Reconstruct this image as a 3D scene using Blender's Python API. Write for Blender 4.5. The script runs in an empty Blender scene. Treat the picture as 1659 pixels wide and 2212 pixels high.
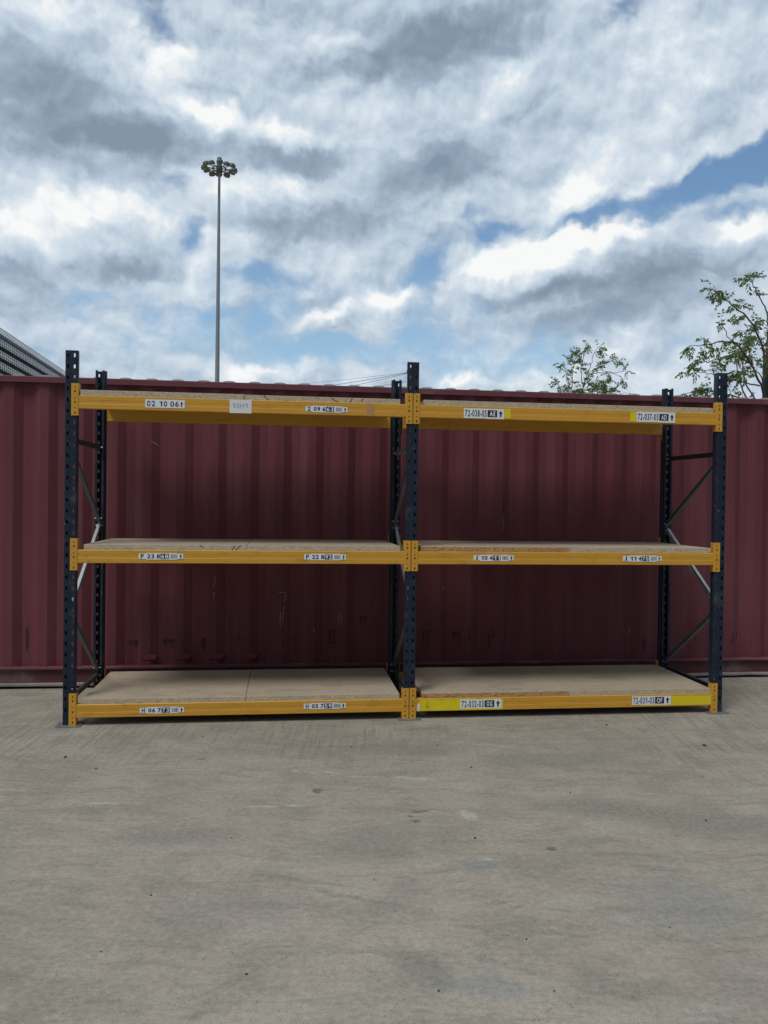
import bpy, bmesh, math, random
from mathutils import Vector, Matrix
R = math.radians
sc = bpy.context.scene
# ------------------------------------------------------------------ camera
CAM_H, PITCH, ROLL, FPX = 1.59439, -0.01224, 0.01292, 3146.54
cd = bpy.data.cameras.new('camera'); cam = bpy.data.objects.new('camera', cd)
sc.collection.objects.link(cam); sc.camera = cam
cd.sensor_fit = 'VERTICAL'; cd.sensor_height = 36.0
cd.lens = FPX / 4032 * 36.0
cd.clip_start = 0.05; cd.clip_end = 3000
fwd = Vector((0, math.cos(PITCH), math.sin(PITCH))); up0 = Vector((0, -math.sin(PITCH), math.cos(PITCH))); rt0 = Vector((1, 0, 0))
cr, sr = math.cos(ROLL), math.sin(ROLL)
rt = rt0 * cr - up0 * sr * -1.0
rt = rt0 * cr + up0 * sr
up = -rt0 * sr + up0 * cr
cam.matrix_world = Matrix(((rt.x, up.x, -fwd.x, 0), (rt.y, up.y, -fwd.y, 0), (rt.z, up.z, -fwd.z, CAM_H), (0, 0, 0, 1)))
# ------------------------------------------------------------------ colour management
sc.view_settings.view_transform = 'Standard'; sc.view_settings.look = 'None'
sc.view_settings.exposure = 0.0; sc.view_settings.gamma = 1.0
# ------------------------------------------------------------------ node helper
class NT:
    dim = '3D'
    def __init__(s, tree): s.t = tree; s.n = tree.nodes; s.l = tree.links
    def node(s, typ, **kw):
        n = s.n.new(typ)
        for k, v in kw.items():
            if k.startswith('i_'):
                s.put(n.inputs[int(k[2:]) if k[2:].isdigit() else k[2:].replace('_', ' ')], v)
            else: setattr(n, k, v)
        return n
    def put(s, inp, v):
        if isinstance(v, bpy.types.NodeSocket): s.l.new(v, inp)
        else: inp.default_value = v
    def math(s, op, a, b=0.0, c=0.0, clamp=False):
        n = s.n.new('ShaderNodeMath'); n.operation = op; n.use_clamp = clamp
        s.put(n.inputs[0], a); s.put(n.inputs[1], b)
        if op == 'MULTIPLY_ADD': s.put(n.inputs[2], c)
        return n.outputs[0]
    def vmath(s, op, a, b=(0, 0, 0)):
        n = s.n.new('ShaderNodeVectorMath'); n.operation = op
        s.put(n.inputs[0], a)
        if op == 'SCALE': s.put(n.inputs[3], b)
        elif op != 'LENGTH': s.put(n.inputs[1], b)
        return n.outputs['Value'] if op == 'LENGTH' else n.outputs[0]
    def noise(s, vec, scale, detail=4, rough=.5, dist=0.0, col=False):
        n = s.n.new('ShaderNodeTexNoise'); n.noise_dimensions = s.dim
        s.put(n.inputs['Vector'], vec); n.inputs['Scale'].default_value = scale
        n.inputs['Detail'].default_value = detail; n.inputs['Roughness'].default_value = rough
        n.inputs['Distortion'].default_value = dist
        return n.outputs['Color' if col else 'Fac']
    def mapr(s, v, a, b, c=0.0, d=1.0, smooth=True):
        n = s.n.new('ShaderNodeMapRange'); n.interpolation_type = 'SMOOTHSTEP' if smooth else 'LINEAR'
        s.put(n.inputs[0], v); n.inputs[1].default_value = a; n.inputs[2].default_value = b
        n.inputs[3].default_value = c; n.inputs[4].default_value = d
        return n.outputs[0]
    def mapping(s, vec, loc=(0, 0, 0), rot=(0, 0, 0), scale=(1, 1, 1), typ='POINT'):
        n = s.n.new('ShaderNodeMapping'); n.vector_type = typ
        s.put(n.inputs[0], vec); n.inputs[1].default_value = loc
        n.inputs[2].default_value = rot; n.inputs[3].default_value = scale
        return n.outputs[0]
    def mix(s, f, a, b, mode='MIX'):
        n = s.n.new('ShaderNodeMix'); n.data_type = 'RGBA'; n.blend_type = mode
        s.put(n.inputs[0], f)
        s.put(n.inputs[6], a if isinstance(a, bpy.types.NodeSocket) else (*a[:3], 1)); s.put(n.inputs[7], b if isinstance(b, bpy.types.NodeSocket) else (*b[:3], 1))
        return n.outputs[2]
    def ramp(s, v, stops):
        n = s.n.new('ShaderNodeValToRGB'); s.put(n.inputs[0], v)
        cr_ = n.color_ramp
        while len(cr_.elements) < len(stops): cr_.elements.new(.5)
        for e, (p, c) in zip(cr_.elements, stops):
            e.position = p; e.color = (*c, 1)
        return n.outputs[0]
    def turned(s, vec, rot):
        key = (vec.node.name, vec.name, rot)
        if not hasattr(s, 'tc'): s.tc = {}
        if key not in s.tc: s.tc[key] = s.mapping(vec, rot=(0, 0, -R(rot))) if rot else vec
        return s.tc[key]
    def blob(s, vec, c, r, rot, w, inner=0.0):
        """soft ellipse of weight w at c; angles go in 5 degree steps so that turned coordinates are shared"""
        rot = int(round(rot / 5.0)) * 5; v = s.turned(vec, rot); co, si = math.cos(R(rot)), math.sin(R(rot))
        cx, cy = c[0] * co + c[1] * si, -c[0] * si + c[1] * co
        n = s.n.new('ShaderNodeVectorMath'); n.operation = 'MULTIPLY_ADD'; s.put(n.inputs[0], v)
        n.inputs[1].default_value = (1 / r[0], 1 / r[1], 0); n.inputs[2].default_value = (-cx / r[0], -cy / r[1], 0)
        return s.mapr(s.vmath('LENGTH', n.outputs[0]), inner, 1.35, w, 0.0)
    def addup(s, items):
        a = items[0]
        for b in items[1:]: a = s.math('ADD', a, b)
        return a
def lin(*c): return tuple(((x / 255) / 12.92 if x / 255 <= .04045 else ((x / 255 + .055) / 1.055) ** 2.4) for x in c)
# ------------------------------------------------------------------ sky (world)
SUN_EL, SUN_AZ = 60.0, 212.0          # degrees; azimuth measured from +Y towards +X
BG = 0.10
w = bpy.data.worlds.new('World'); sc.world = w; w.use_nodes = True
W = NT(w.node_tree); W.n.clear()
W.dim = '2D'
out = W.node('ShaderNodeOutputWorld'); bg = W.node('ShaderNodeBackground'); W.l.new(bg.outputs[0], out.inputs[0])
bg.inputs[1].default_value = BG
sky = W.node('ShaderNodeTexSky', sky_type='NISHITA', sun_disc=False)
sky.sun_elevation = R(SUN_EL); sky.sun_rotation = R(SUN_AZ); sky.air_density = 1.0; sky.dust_density = 1.2; sky.ozone_density = 1.5
tc = W.node('ShaderNodeTexCoord'); sep = W.node('ShaderNodeSeparateXYZ'); W.l.new(tc.outputs['Generated'], sep.inputs[0])
az = W.math('MULTIPLY', W.math('ARCTAN2', sep.outputs[0], sep.outputs[1]), 57.29578)
el = W.math('MULTIPLY', W.math('ARCSINE', sep.outputs[2]), 57.29578)
cmb = W.node('ShaderNodeCombineXYZ'); W.l.new(az, cmb.inputs[0]); W.l.new(el, cmb.inputs[1])
P = cmb.outputs[0]                      # (azimuth, elevation) in degrees
def warp(vec, scale, amp, det=3, seed=0.0):
    nz = W.noise(W.vmath('ADD', vec, (seed, seed * 1.7, seed * .3)), scale, det, .55, col=True)
    return W.vmath('ADD', vec, W.vmath('SCALE', W.vmath('SUBTRACT', nz, (.5, .5, .5)), amp))
P1 = warp(P, .13, 1.8, 2, 11.0)
P2 = warp(P1, .42, 1.9, 4, 3.0)
def d2(x, y):                           # a direction in the sky from where it is seen in the photograph's frame
    k = FPX / 1.8228; v = fwd + rt * ((x - 829.5) / k) + up * ((1106 - y) / k)
    return (math.degrees(math.atan2(v.x, v.y)), math.degrees(math.atan2(v.z, math.hypot(v.x, v.y))))
K = 1 / 33.2
def sky_blobs(vec, lst, k=1.0):
    return [W.blob(vec, d2(x, y), (rx * K * k, ry * K * k), -rot, wt) for x, y, rx, ry, rot, wt in lst]
#           x     y    rx   ry  rot  weight   (rot: degrees, positive = falls to the right)
GAPS = [(1500, 400, 260, 46, -17, -.86), (1640, 345, 80, 50, -25, -.6), (1240, 470, 120, 34, -15, -.85), (1080, 500, 90, 24, -20, -.6), (930, 530, 60, 44, -50, -.34), (900, 600, 60, 36, 0, -.2), (1345, 40, 75, 40, -30, -.5),
        (318, 32, 48, 42, 10, -.6), (378, 385, 75, 28, 0, -.62), (425, 515, 56, 40, -50, -.58), (570, 590, 130, 30, -6, -.32),
        (205, 622, 80, 24, 0, -.5), (930, 600, 85, 34, -12, -.42), (690, 752, 120, 22, -8, -.4), (1010, 470, 60, 22, -10, -.4),
        (1050, 640, 60, 60, 0, -.4), (20, 395, 60, 26, 0, -.4), (1590, 455, 90, 22, 0, -.5), (1120, 790, 260, 50, 0, -.3), (400, 725, 420, 80, 0, -.36), (900, 745, 420, 80, 0, -.42), (600, 630, 280, 60, -5, -.32), (900, 660, 50, 30, -20, -.35),
        (480, 690, 170, 40, 0, -.3), (740, 215, 45, 30, 0, -.3)]
MASS = [(1190, 575, 220, 95, -10, 1.0), (1480, 590, 240, 95, 0, .6), (690, 690, 130, 34, -18, .55), (860, 650, 60, 34, 0, .5), (800, 725, 60, 22, 0, .35),
        (170, 260, 300, 150, 0, .6), (650, 430, 330, 130, 5, .45), (950, 100, 330, 110, 0, .6), (1380, 200, 330, 150, -15, .35), (200, 500, 230, 80, 0, .4), (1270, 400, 90, 45, -25, .4)]
DARK = [(150, 265, 260, 110, 6, -.43), (60, 150, 160, 80, 0, -.22), (330, 310, 200, 40, 0, -.4), (960, 85, 220, 75, -6, -.62), (770, 140, 150, 40, -12, -.38),
        (640, 345, 130, 42, 0, -.42), (930, 375, 150, 55, -10, -.48), (680, 490, 190, 60, -5, -.42), (1180, 640, 180, 28, -8, -.42), (1420, 605, 230, 72, -6, -.42),
        (1300, 690, 300, 40, -5, -.2), (280, 575, 130, 34, -4, -.5), (60, 640, 130, 60, 0, -.28), (740, 695, 90, 15, -16, -.2), (1180, 260, 160, 60, -20, -.2), (30, 590, 90, 30, 0, -.2), (650, 20, 160, 40, 0, -.2), (1560, 270, 120, 50, -15, -.2)]
LITE = [(330, 105, 120, 75, 25, .32), (150, 30, 150, 40, 0, .15), (450, 235, 110, 30, 10, .5), (600, 295, 60, 34, 20, .5), (700, 300, 100, 20, 10, .3), (560, 405, 170, 36, 0, .38),
        (190, 455, 210, 60, -6, .48), (40, 510, 90, 40, 0, .3), (430, 560, 70, 40, -60, .3), (1075, 560, 85, 46, -20, .6), (1185, 528, 85, 50, -10, .68), (1285, 502, 80, 42, -10, .66), (1372, 482, 46, 28, -10, .5), (1060, 600, 90, 46, -10, .28), (1220, 560, 150, 40, -10, .25), (1560, 500, 60, 26, -10, .2), (990, 640, 50, 50, 0, .18),
        (1250, 395, 120, 46, -25, .4), (1480, 350, 140, 36, -20, .35), (690, 683, 120, 24, -20, .42), (850, 640, 60, 28, -10, .42), (1610, 490, 80, 40, -10, .42), (720, 90, 110, 50, 0, .2),
        (1090, 190, 120, 40, -40, .25), (1450, 130, 220, 130, -30, .14), (520, 800, 90, 34, 0, .35), (980, 820, 80, 24, 0, .35), (1370, 740, 70, 70, 0, .2), (520, 520, 60, 40, 0, .25), (1640, 250, 70, 60, -30, .2)]
def billow(vec, scale, det):                                       # rounded, cauliflower-like puffs (1 in the middle of a puff)
    v = W.node('ShaderNodeTexVoronoi', feature='F1', voronoi_dimensions='2D', normalize=True); W.l.new(vec, v.inputs['Vector'])
    v.inputs['Scale'].default_value = scale; v.inputs['Detail'].default_value = det; v.inputs['Roughness'].default_value = .48
    v.inputs['Lacunarity'].default_value = 2.3
    return W.math('SUBTRACT', 1.0, v.outputs['Distance'])
PB_ = W.vmath('MULTIPLY', P2, (.72, 1.15, 1))
bl = billow(PB_, .34, 2.0); bl_up = billow(W.vmath('ADD', PB_, (-.35, .8, 0)), .34, 2.0)
fb = W.noise(P1, .20, 4, .5)                                        # body
fb2 = W.noise(W.mapping(P1, (0, 0, 0), (0, 0, R(24)), (.7, 1.15, 1)), .34, 4, .48)   # wind-drawn wisps
dens = W.addup([W.math('MULTIPLY_ADD', fb, .75, -.375), W.math('MULTIPLY_ADD', fb2, .4, -.2), W.math('MULTIPLY_ADD', bl, 1.0, -.62)] + sky_blobs(P2, GAPS, 1.12) + sky_blobs(P2, MASS))
dens = W.math('ADD', dens, .56)
alpha = W.mapr(dens, -.14, .58)
# sun-lit puffs: difference of the cloud form towards the light
def puff(scale, off, det):
    a = W.noise(P1, scale, det, .55); b = W.noise(W.vmath('ADD', P1, off), scale, det, .55)
    return W.math('SUBTRACT', a, b)
pf = W.addup([W.math('MULTIPLY', puff(.22, (-.6, 1.5, 0), 4), .5), W.math('MULTIPLY', puff(.8, (-.2, .5, 0), 4), .3), W.math('MULTIPLY', W.math('SUBTRACT', bl, bl_up), .72)])
shade = W.addup([W.math('MULTIPLY_ADD', W.noise(P1, .18, 4, .5), .40, -.20), W.math('MULTIPLY', pf, .8)] + sky_blobs(P2, DARK, 1.1) + sky_blobs(P2, LITE, 1.0))
behind = W.math('ADD', W.mapr(az, 40, 85, 0.0, -.32), W.mapr(az, -85, -40, .12, 0.0))   # out-of-view sky dimmed right, brightened left to shape the light
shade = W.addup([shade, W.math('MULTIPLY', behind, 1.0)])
shade = W.math('ADD', shade, .60)
ccol = W.ramp(W.math('MULTIPLY', shade, 1.0, clamp=True), [(0.0, lin(132, 149, 168)), (.28, lin(154, 171, 190)), (.52, lin(184, 200, 216)), (.78, lin(213, 225, 235)), (1.0, lin(248, 249, 249))])
ccol10 = W.mix(1.0, ccol, (1 / BG,) * 3, 'MULTIPLY')
skyb = W.mix(1.0, sky.outputs[0], (1.08, 1.26, 1.30), 'MULTIPLY')
hz = W.mapr(el, 4, 22, .50, .0)
skyb = W.mix(hz, skyb, tuple(v / BG for v in lin(170, 203, 228)))
full = W.mix(alpha, skyb, ccol10)
rear = W.mapr(W.math('ABSOLUTE', az), 60, 110)                         # unseen low sky behind the camera, darkened on purpose to shade the rack
rear_dim = W.math('MULTIPLY', rear, W.mapr(el, 10, 60, .68, 0.0))
full = W.mix(rear_dim, full, tuple(v / BG for v in (.040, .046, .052)))
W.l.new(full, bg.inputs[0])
w.cycles.sampling_method = 'NONE'
sc.cycles.max_bounces = 5; sc.cycles.diffuse_bounces = 3; sc.cycles.glossy_bounces = 2
# ------------------------------------------------------------------ sun
sd = bpy.data.lights.new('sun', 'SUN'); sd.energy = 1.75; sd.angle = R(20); sd.color = (1, .965, .91)
so = bpy.data.objects.new('sun', sd); sc.collection.objects.link(so)
sv = Vector((math.sin(R(SUN_AZ)) * math.cos(R(SUN_EL)), math.cos(R(SUN_AZ)) * math.cos(R(SUN_EL)), math.sin(R(SUN_EL))))
so.rotation_euler = sv.to_track_quat('Z', 'Y').to_euler(); so.location = sv * 50
# ------------------------------------------------------------------ mesh helpers
C = sc.collection
class MB:
    def __init__(s): s.v = []; s.f = []; s.m = []; s.sm = []
    def add(s, vs, fs, m=0, smooth=False):
        b = len(s.v); s.v += [tuple(p) for p in vs]
        for f in fs: s.f.append(tuple(b + i for i in f)); s.m.append(m); s.sm.append(smooth)
    def box(s, x0, x1, y0, y1, z0, z1, m=0):
        s.add([(x0, y0, z0), (x1, y0, z0), (x1, y1, z0), (x0, y1, z0), (x0, y0, z1), (x1, y0, z1), (x1, y1, z1), (x0, y1, z1)],
              [(0, 3, 2, 1), (4, 5, 6, 7), (0, 1, 5, 4), (1, 2, 6, 5), (2, 3, 7, 6), (3, 0, 4, 7)], m)
    def prism(s, prof, fn, a, b, m=0, caps=True):
        """prof: closed 2-D polygon; fn(p, q, t) -> 3-D point"""
        n = len(prof)
        vs = [fn(p, q, a) for p, q in prof] + [fn(p, q, b) for p, q in prof]
        fs = [(i, (i + 1) % n, n + (i + 1) % n, n + i) for i in range(n)]
        if caps: fs += [tuple(range(n))[::-1], tuple(range(n, 2 * n))]
        s.add(vs, fs, m)
    def tube(s, pts, rad, n=8, m=0, smooth=True, cap=True):
        pts = [Vector(p) for p in pts]; rr = rad if isinstance(rad, (list, tuple)) else [rad] * len(pts)
        rings = []; ref = None
        for i, p in enumerate(pts):
            d = (pts[min(i + 1, len(pts) - 1)] - pts[max(i - 1, 0)]).normalized()
            if ref is None: ref = Vector((0, 0, 1)) if abs(d.z) < .9 else Vector((1, 0, 0))
            a = d.cross(ref).normalized(); b = a.cross(d).normalized(); ref = b
            rings.append([p + (a * math.cos(2 * math.pi * k / n) + b * math.sin(2 * math.pi * k / n)) * rr[i] for k in range(n)])
        vs = [v for r in rings for v in r]; fs = []
        for i in range(len(pts) - 1):
            for k in range(n):
                fs.append((i * n + k, i * n + (k + 1) % n, (i + 1) * n + (k + 1) % n, (i + 1) * n + k))
        s.add(vs, fs, m, smooth)
        if cap:
            s.add(rings[0], [tuple(range(n))[::-1]], m); s.add(rings[-1], [tuple(range(n))], m)
    def lathe(s, prof, n=16, m=0, mat=None):
        vs = []; fs = []
        for r, z in prof:
            for k in range(n):
                a = 2 * math.pi * k / n; p = Vector((r * math.cos(a), r * math.sin(a), z)); vs.append(mat @ p if mat else p)
        for i in range(len(prof) - 1):
            for k in range(n): fs.append((i * n + k, i * n + (k + 1) % n, (i + 1) * n + (k + 1) % n, (i + 1) * n + k))
        s.add(vs, fs, m, True)
    def mesh(s, name, mats, recalc=True, weld=False):
        me = bpy.data.meshes.new(name); me.from_pydata(s.v, [], s.f)
        for mt in mats: me.materials.append(mt)
        me.polygons.foreach_set('material_index', s.m); me.polygons.foreach_set('use_smooth', s.sm); me.update()
        if recalc or weld:
            bm = bmesh.new(); bm.from_mesh(me)
            if weld: bmesh.ops.remove_doubles(bm, verts=bm.verts, dist=1e-5)
            if recalc: bmesh.ops.recalc_face_normals(bm, faces=bm.faces)
            bm.to_mesh(me); bm.free()
        return me
    def build(s, name, mats, parent=None, recalc=True, weld=False, bevel=0):
        if not isinstance(mats, (list, tuple)): mats = [mats]
        o = bpy.data.objects.new(name, s.mesh(name, mats, recalc, weld)); C.objects.link(o)
        if parent: o.parent = parent
        if bevel:
            b = o.modifiers.new('bevel', 'BEVEL'); b.width = bevel; b.segments = 2; b.limit_method = 'ANGLE'; b.angle_limit = R(50)
        return o
def tag(o, label=None, cat=None, group=None, kind=None):
    if label: o['label'] = label
    if cat: o['category'] = cat
    if group: o['group'] = group
    if kind: o['kind'] = kind
    return o
def thing(name, label, cat, loc=(0, 0, 0), rz=0.0, group=None):
    o = bpy.data.objects.new(name, None); C.objects.link(o); o.location = loc; o.rotation_euler = (0, 0, rz); o.empty_display_size = .2
    return tag(o, label, cat, group)
def copy_part(src, parent, loc=None):
    c = src.copy(); C.objects.link(c); c.parent = parent
    if loc is not None: c.location = loc
    return c
# ------------------------------------------------------------------ materials
MATS = {}
def mat(name, base, rough=.5, metal=0.0, spec=.5, var=.12, vscale=6.0, bump=0.0, bscale=60.0, dirt=None, dirt_amt=0.0, dscale=3.0, stretch=(1, 1, 1), chips=None, chip_t=.69):
    m = bpy.data.materials.new(name); m.use_nodes = True
    N = NT(m.node_tree); b = m.node_tree.nodes['Principled BSDF']
    t = N.node('ShaderNodeTexCoord').outputs['Object']
    g = N.node('ShaderNodeNewGeometry').outputs['Position']
    v = N.noise(N.mapping(g, scale=stretch), vscale, 5, .6)
    f = N.math('MULTIPLY_ADD', v, 2 * var, 1 - var)
    col = N.mix(1.0, base, N.ramp(f, [(0, (0, 0, 0)), (1, (1, 1, 1))]), 'MULTIPLY') if False else None
    hs = N.node('ShaderNodeHueSaturation'); hs.inputs['Color'].default_value = (*base, 1); N.l.new(f, hs.inputs['Value'])
    col = hs.outputs[0]
    if dirt:
        dm = N.mapr(N.noise(N.mapping(g, scale=stretch), dscale, 8, .68), .5, .72)
        col = N.mix(N.math('MULTIPLY', dm, dirt_amt), col, dirt)
    if chips:
        cm = N.math('MULTIPLY', N.mapr(N.noise(g, 34, 5, .7), chip_t, chip_t + .03), N.mapr(N.noise(g, 2.6, 3, .6), .42, .58))
        col = N.mix(N.math('MULTIPLY', cm, .85), col, chips)
    N.l.new(col, b.inputs['Base Color'])
    rn = N.math('MULTIPLY_ADD', N.noise(g, vscale * 2.3, 4, .6), .25, rough - .12)
    N.l.new(rn, b.inputs['Roughness']); b.inputs['Metallic'].default_value = metal
    b.inputs['Specular IOR Level'].default_value = spec
    if bump:
        bn = N.node('ShaderNodeBump'); bn.inputs['Strength'].default_value = bump; bn.inputs['Distance'].default_value = .002
        N.l.new(N.noise(g, bscale, 4, .6), bn.inputs['Height']); N.l.new(bn.outputs[0], b.inputs['Normal'])
    MATS[name] = m
    return m
M_navy = mat('navy_powder_coat', (.010, .019, .036), .5, spec=.3, vscale=5, var=.25, dirt=(.085, .09, .10), dirt_amt=.4, dscale=9, chips=(.22, .23, .24), chip_t=.66)
M_yellow = mat('amber_powder_coat', (.60, .305, .030), .46, vscale=3, var=.08, dirt=(.27, .13, .03), dirt_amt=.45, dscale=7, stretch=(1, 1, 3), chips=(.10, .065, .035), chip_t=.66)
M_galv = mat('galvanised_steel', (.52, .54, .55), .42, metal=.75, vscale=14, var=.15)
M_galvd = mat('dull_galvanised_steel', (.36, .38, .39), .55, metal=.55, vscale=9, var=.2)
M_zinc = mat('zinc_plate', (.27, .285, .285), .5, metal=.6, vscale=20, var=.2)
M_white = mat('white_sticker', (.72, .76, .80), .5, var=.04)
M_paper = mat('white_paper', (.70, .72, .75), .6, var=.05)
M_ink = mat('dark_print', (.012, .014, .03), .5, var=.05)
M_grey = mat('faded_print', (.36, .34, .35), .6, var=.1)
M_bar = mat('barcode_print', (.16, .16, .18), .5, var=.2, vscale=50)
M_tape = mat('yellow_tape', (.70, .57, .012), .35, var=.12, vscale=14, bump=.6, bscale=45)
M_clear = mat('packing_tape', (.46, .27, .10), .22, var=.22, vscale=28, bump=.5, bscale=30)
M_scuff = mat('pale_scuff', (.25, .22, .215), .7, var=.2)
M_rust = mat('rust_stain', (.045, .016, .016), .8, var=.4, vscale=20)
M_roof = mat('weathered_roof_paint', (.21, .205, .165), .8, var=.22, vscale=7)
M_dark = mat('dark_floor_steel', (.03, .02, .022), .8)  # one even dark colour for the container floor
M_rubber = mat('black_rubber', (.012, .012, .012), .6)
M_mast = mat('painted_mast_steel', (.24, .26, .29), .5, metal=.1, var=.08, vscale=.6)
M_lamp = mat('dark_lamp_housing', (.075, .085, .07), .5, var=.1)
M_glass = mat('lamp_glass', (.10, .105, .09), .15, var=.05)
M_bark = mat('bark', (.085, .06, .055), .9, var=.3, vscale=12)
M_wood = mat('weathered_pole_wood', (.13, .12, .085), .85, var=.3, vscale=5)
M_post = mat('dark_green_post_paint', (.022, .032, .034), .5)
M_stone = mat('dark_pebble', (.05, .048, .05), .85, var=.3, vscale=80)
M_wire = mat('black_cable', (.03, .03, .035), .6)

def container_paint():
    m = bpy.data.materials.new('maroon_container_paint'); m.use_nodes = True
    N = NT(m.node_tree); b = m.node_tree.nodes['Principled BSDF']
    t = N.node('ShaderNodeTexCoord').outputs['Object']
    a = N.noise(t, .7, 5, .6); st = N.noise(N.mapping(t, scale=(9, 9, .5)), 1.2, 6, .65); fine = N.noise(t, 26, 5, .6)
    col = N.mix(N.mapr(a, .35, .68), (.128, .030, .041), (.152, .043, .056))
    col = N.mix(N.math('MULTIPLY', N.mapr(st, .5, .74), .45), col, (.18, .072, .092))      # chalky vertical runs
    col = N.mix(N.math('MULTIPLY', N.mapr(fine, .60, .8), .35), col, (.08, .022, .028))
    sp = N.node('ShaderNodeSeparateXYZ'); N.l.new(t, sp.inputs[0])
    low = N.mapr(sp.outputs[2], .05, .95, 1.0, 0.0)
    ru = N.mapr(N.noise(N.mapping(t, scale=(7, 7, 2.2)), 2.6, 7, .7), .60, .70)
    col = N.mix(N.math('MULTIPLY', N.math('MULTIPLY', ru, low), .75), col, (.045, .017, .016))
    sc_ = N.mapr(N.noise(N.mapping(t, (3, 1, 2), (0, R(12), 0), (30, 30, 3)), 1.6, 6, .7), .70, .76)
    col = N.mix(N.math('MULTIPLY', sc_, .3), col, (.42, .32, .31))
    N.l.new(col, b.inputs['Base Color']); b.inputs['Roughness'].default_value = .62; b.inputs['Specular IOR Level'].default_value = .35
    bn = N.node('ShaderNodeBump'); bn.inputs['Strength'].default_value = .35; bn.inputs['Distance'].default_value = .006
    N.l.new(N.noise(N.mapping(t, scale=(1, 1, .6)), 5, 5, .55), bn.inputs['Height']); N.l.new(bn.outputs[0], b.inputs['Normal'])
    return m
M_cont = container_paint()
M_rail = mat('maroon_rail_paint', (.135, .042, .058), .6, var=.16, vscale=3, dirt=(.20, .13, .12), dirt_amt=.55, dscale=4, spec=.35)
M_railb = mat('dusty_bottom_rail_paint', (.095, .034, .039), .75, var=.2, vscale=3, dirt=(.17, .14, .125), dirt_amt=.8, dscale=2.2, spec=.3)
M_lip = mat('scraped_rail_edge', (.25, .22, .21), .7, var=.3, vscale=6, dirt=(.13, .07, .07), dirt_amt=.6, dscale=5)

def chip_top():
    m = bpy.data.materials.new('chipboard_face'); m.use_nodes = True
    N = NT(m.node_tree); b = m.node_tree.nodes['Principled BSDF']
    g = N.node('ShaderNodeNewGeometry').outputs['Position']; t = N.node('ShaderNodeTexCoord').outputs['Object']
    oi = N.node('ShaderNodeObjectInfo').outputs['Random']
    c = N.mix(N.mapr(N.noise(g, 55, 6, .75), .35, .65), (.375, .31, .225), (.465, .39, .295))
    c = N.mix(N.math('MULTIPLY', N.mapr(N.noise(N.mapping(g, scale=(1.4, 2.8, 1)), 2.2, 7, .68, .6),   .46, .68), .5), c, (.235, .19, .14))
    c = N.mix(N.math('MULTIPLY', N.mapr(N.noise(N.mapping(g, (2, 5, 0), scale=(1, 2, 1)), 1.1, 5, .6), .55, .75), .35), c, (.48, .42, .33))
    hs = N.node('ShaderNodeHueSaturation'); N.l.new(c, hs.inputs['Color']); N.l.new(N.math('MULTIPLY_ADD', oi, .14, .93), hs.inputs['Value'])
    N.l.new(hs.outputs[0], b.inputs['Base Color']); b.inputs['Roughness'].default_value = .62
    return m
def chip_edge(name, c1, c2, c3, dk):
    m = bpy.data.materials.new(name); m.use_nodes = True
    N = NT(m.node_tree); b = m.node_tree.nodes['Principled BSDF']
    g = N.node('ShaderNodeNewGeometry').outputs['Position']
    gw = N.vmath('ADD', g, N.vmath('SCALE', N.noise(g, 30, 3, .6, col=True), .02))
    vo = N.node('ShaderNodeTexVoronoi'); N.l.new(N.mapping(gw, scale=(70, 70, 240)), vo.inputs['Vector']); vo.inputs['Scale'].default_value = 1.0
    bw = N.node('ShaderNodeRGBToBW'); N.l.new(vo.outputs['Color'], bw.inputs[0])
    c = N.ramp(bw.outputs[0], [(.12, dk), (.3, c1), (.55, c2), (.9, c3)])
    c = N.mix(N.math('MULTIPLY', N.mapr(N.noise(g, 3.0, 4, .6), .5, .7), .35), c, c1)
    N.l.new(c, b.inputs['Base Color']); b.inputs['Roughness'].default_value = .85
    bn = N.node('ShaderNodeBump'); bn.inputs['Strength'].default_value = .5; bn.inputs['Distance'].default_value = .002
    N.l.new(bw.outputs[0], bn.inputs['Height']); N.l.new(bn.outputs[0], b.inputs['Normal'])
    return m
M_btop = chip_top()
M_bedge = chip_edge('pale_chipboard_edge', (.42, .345, .24), (.48, .40, .285), (.58, .49, .355), (.31, .24, .155))
M_bedgeo = chip_edge('orange_chipboard_edge', (.36, .19, .075), (.43, .245, .105), (.56, .36, .17), (.19, .085, .03))

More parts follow.
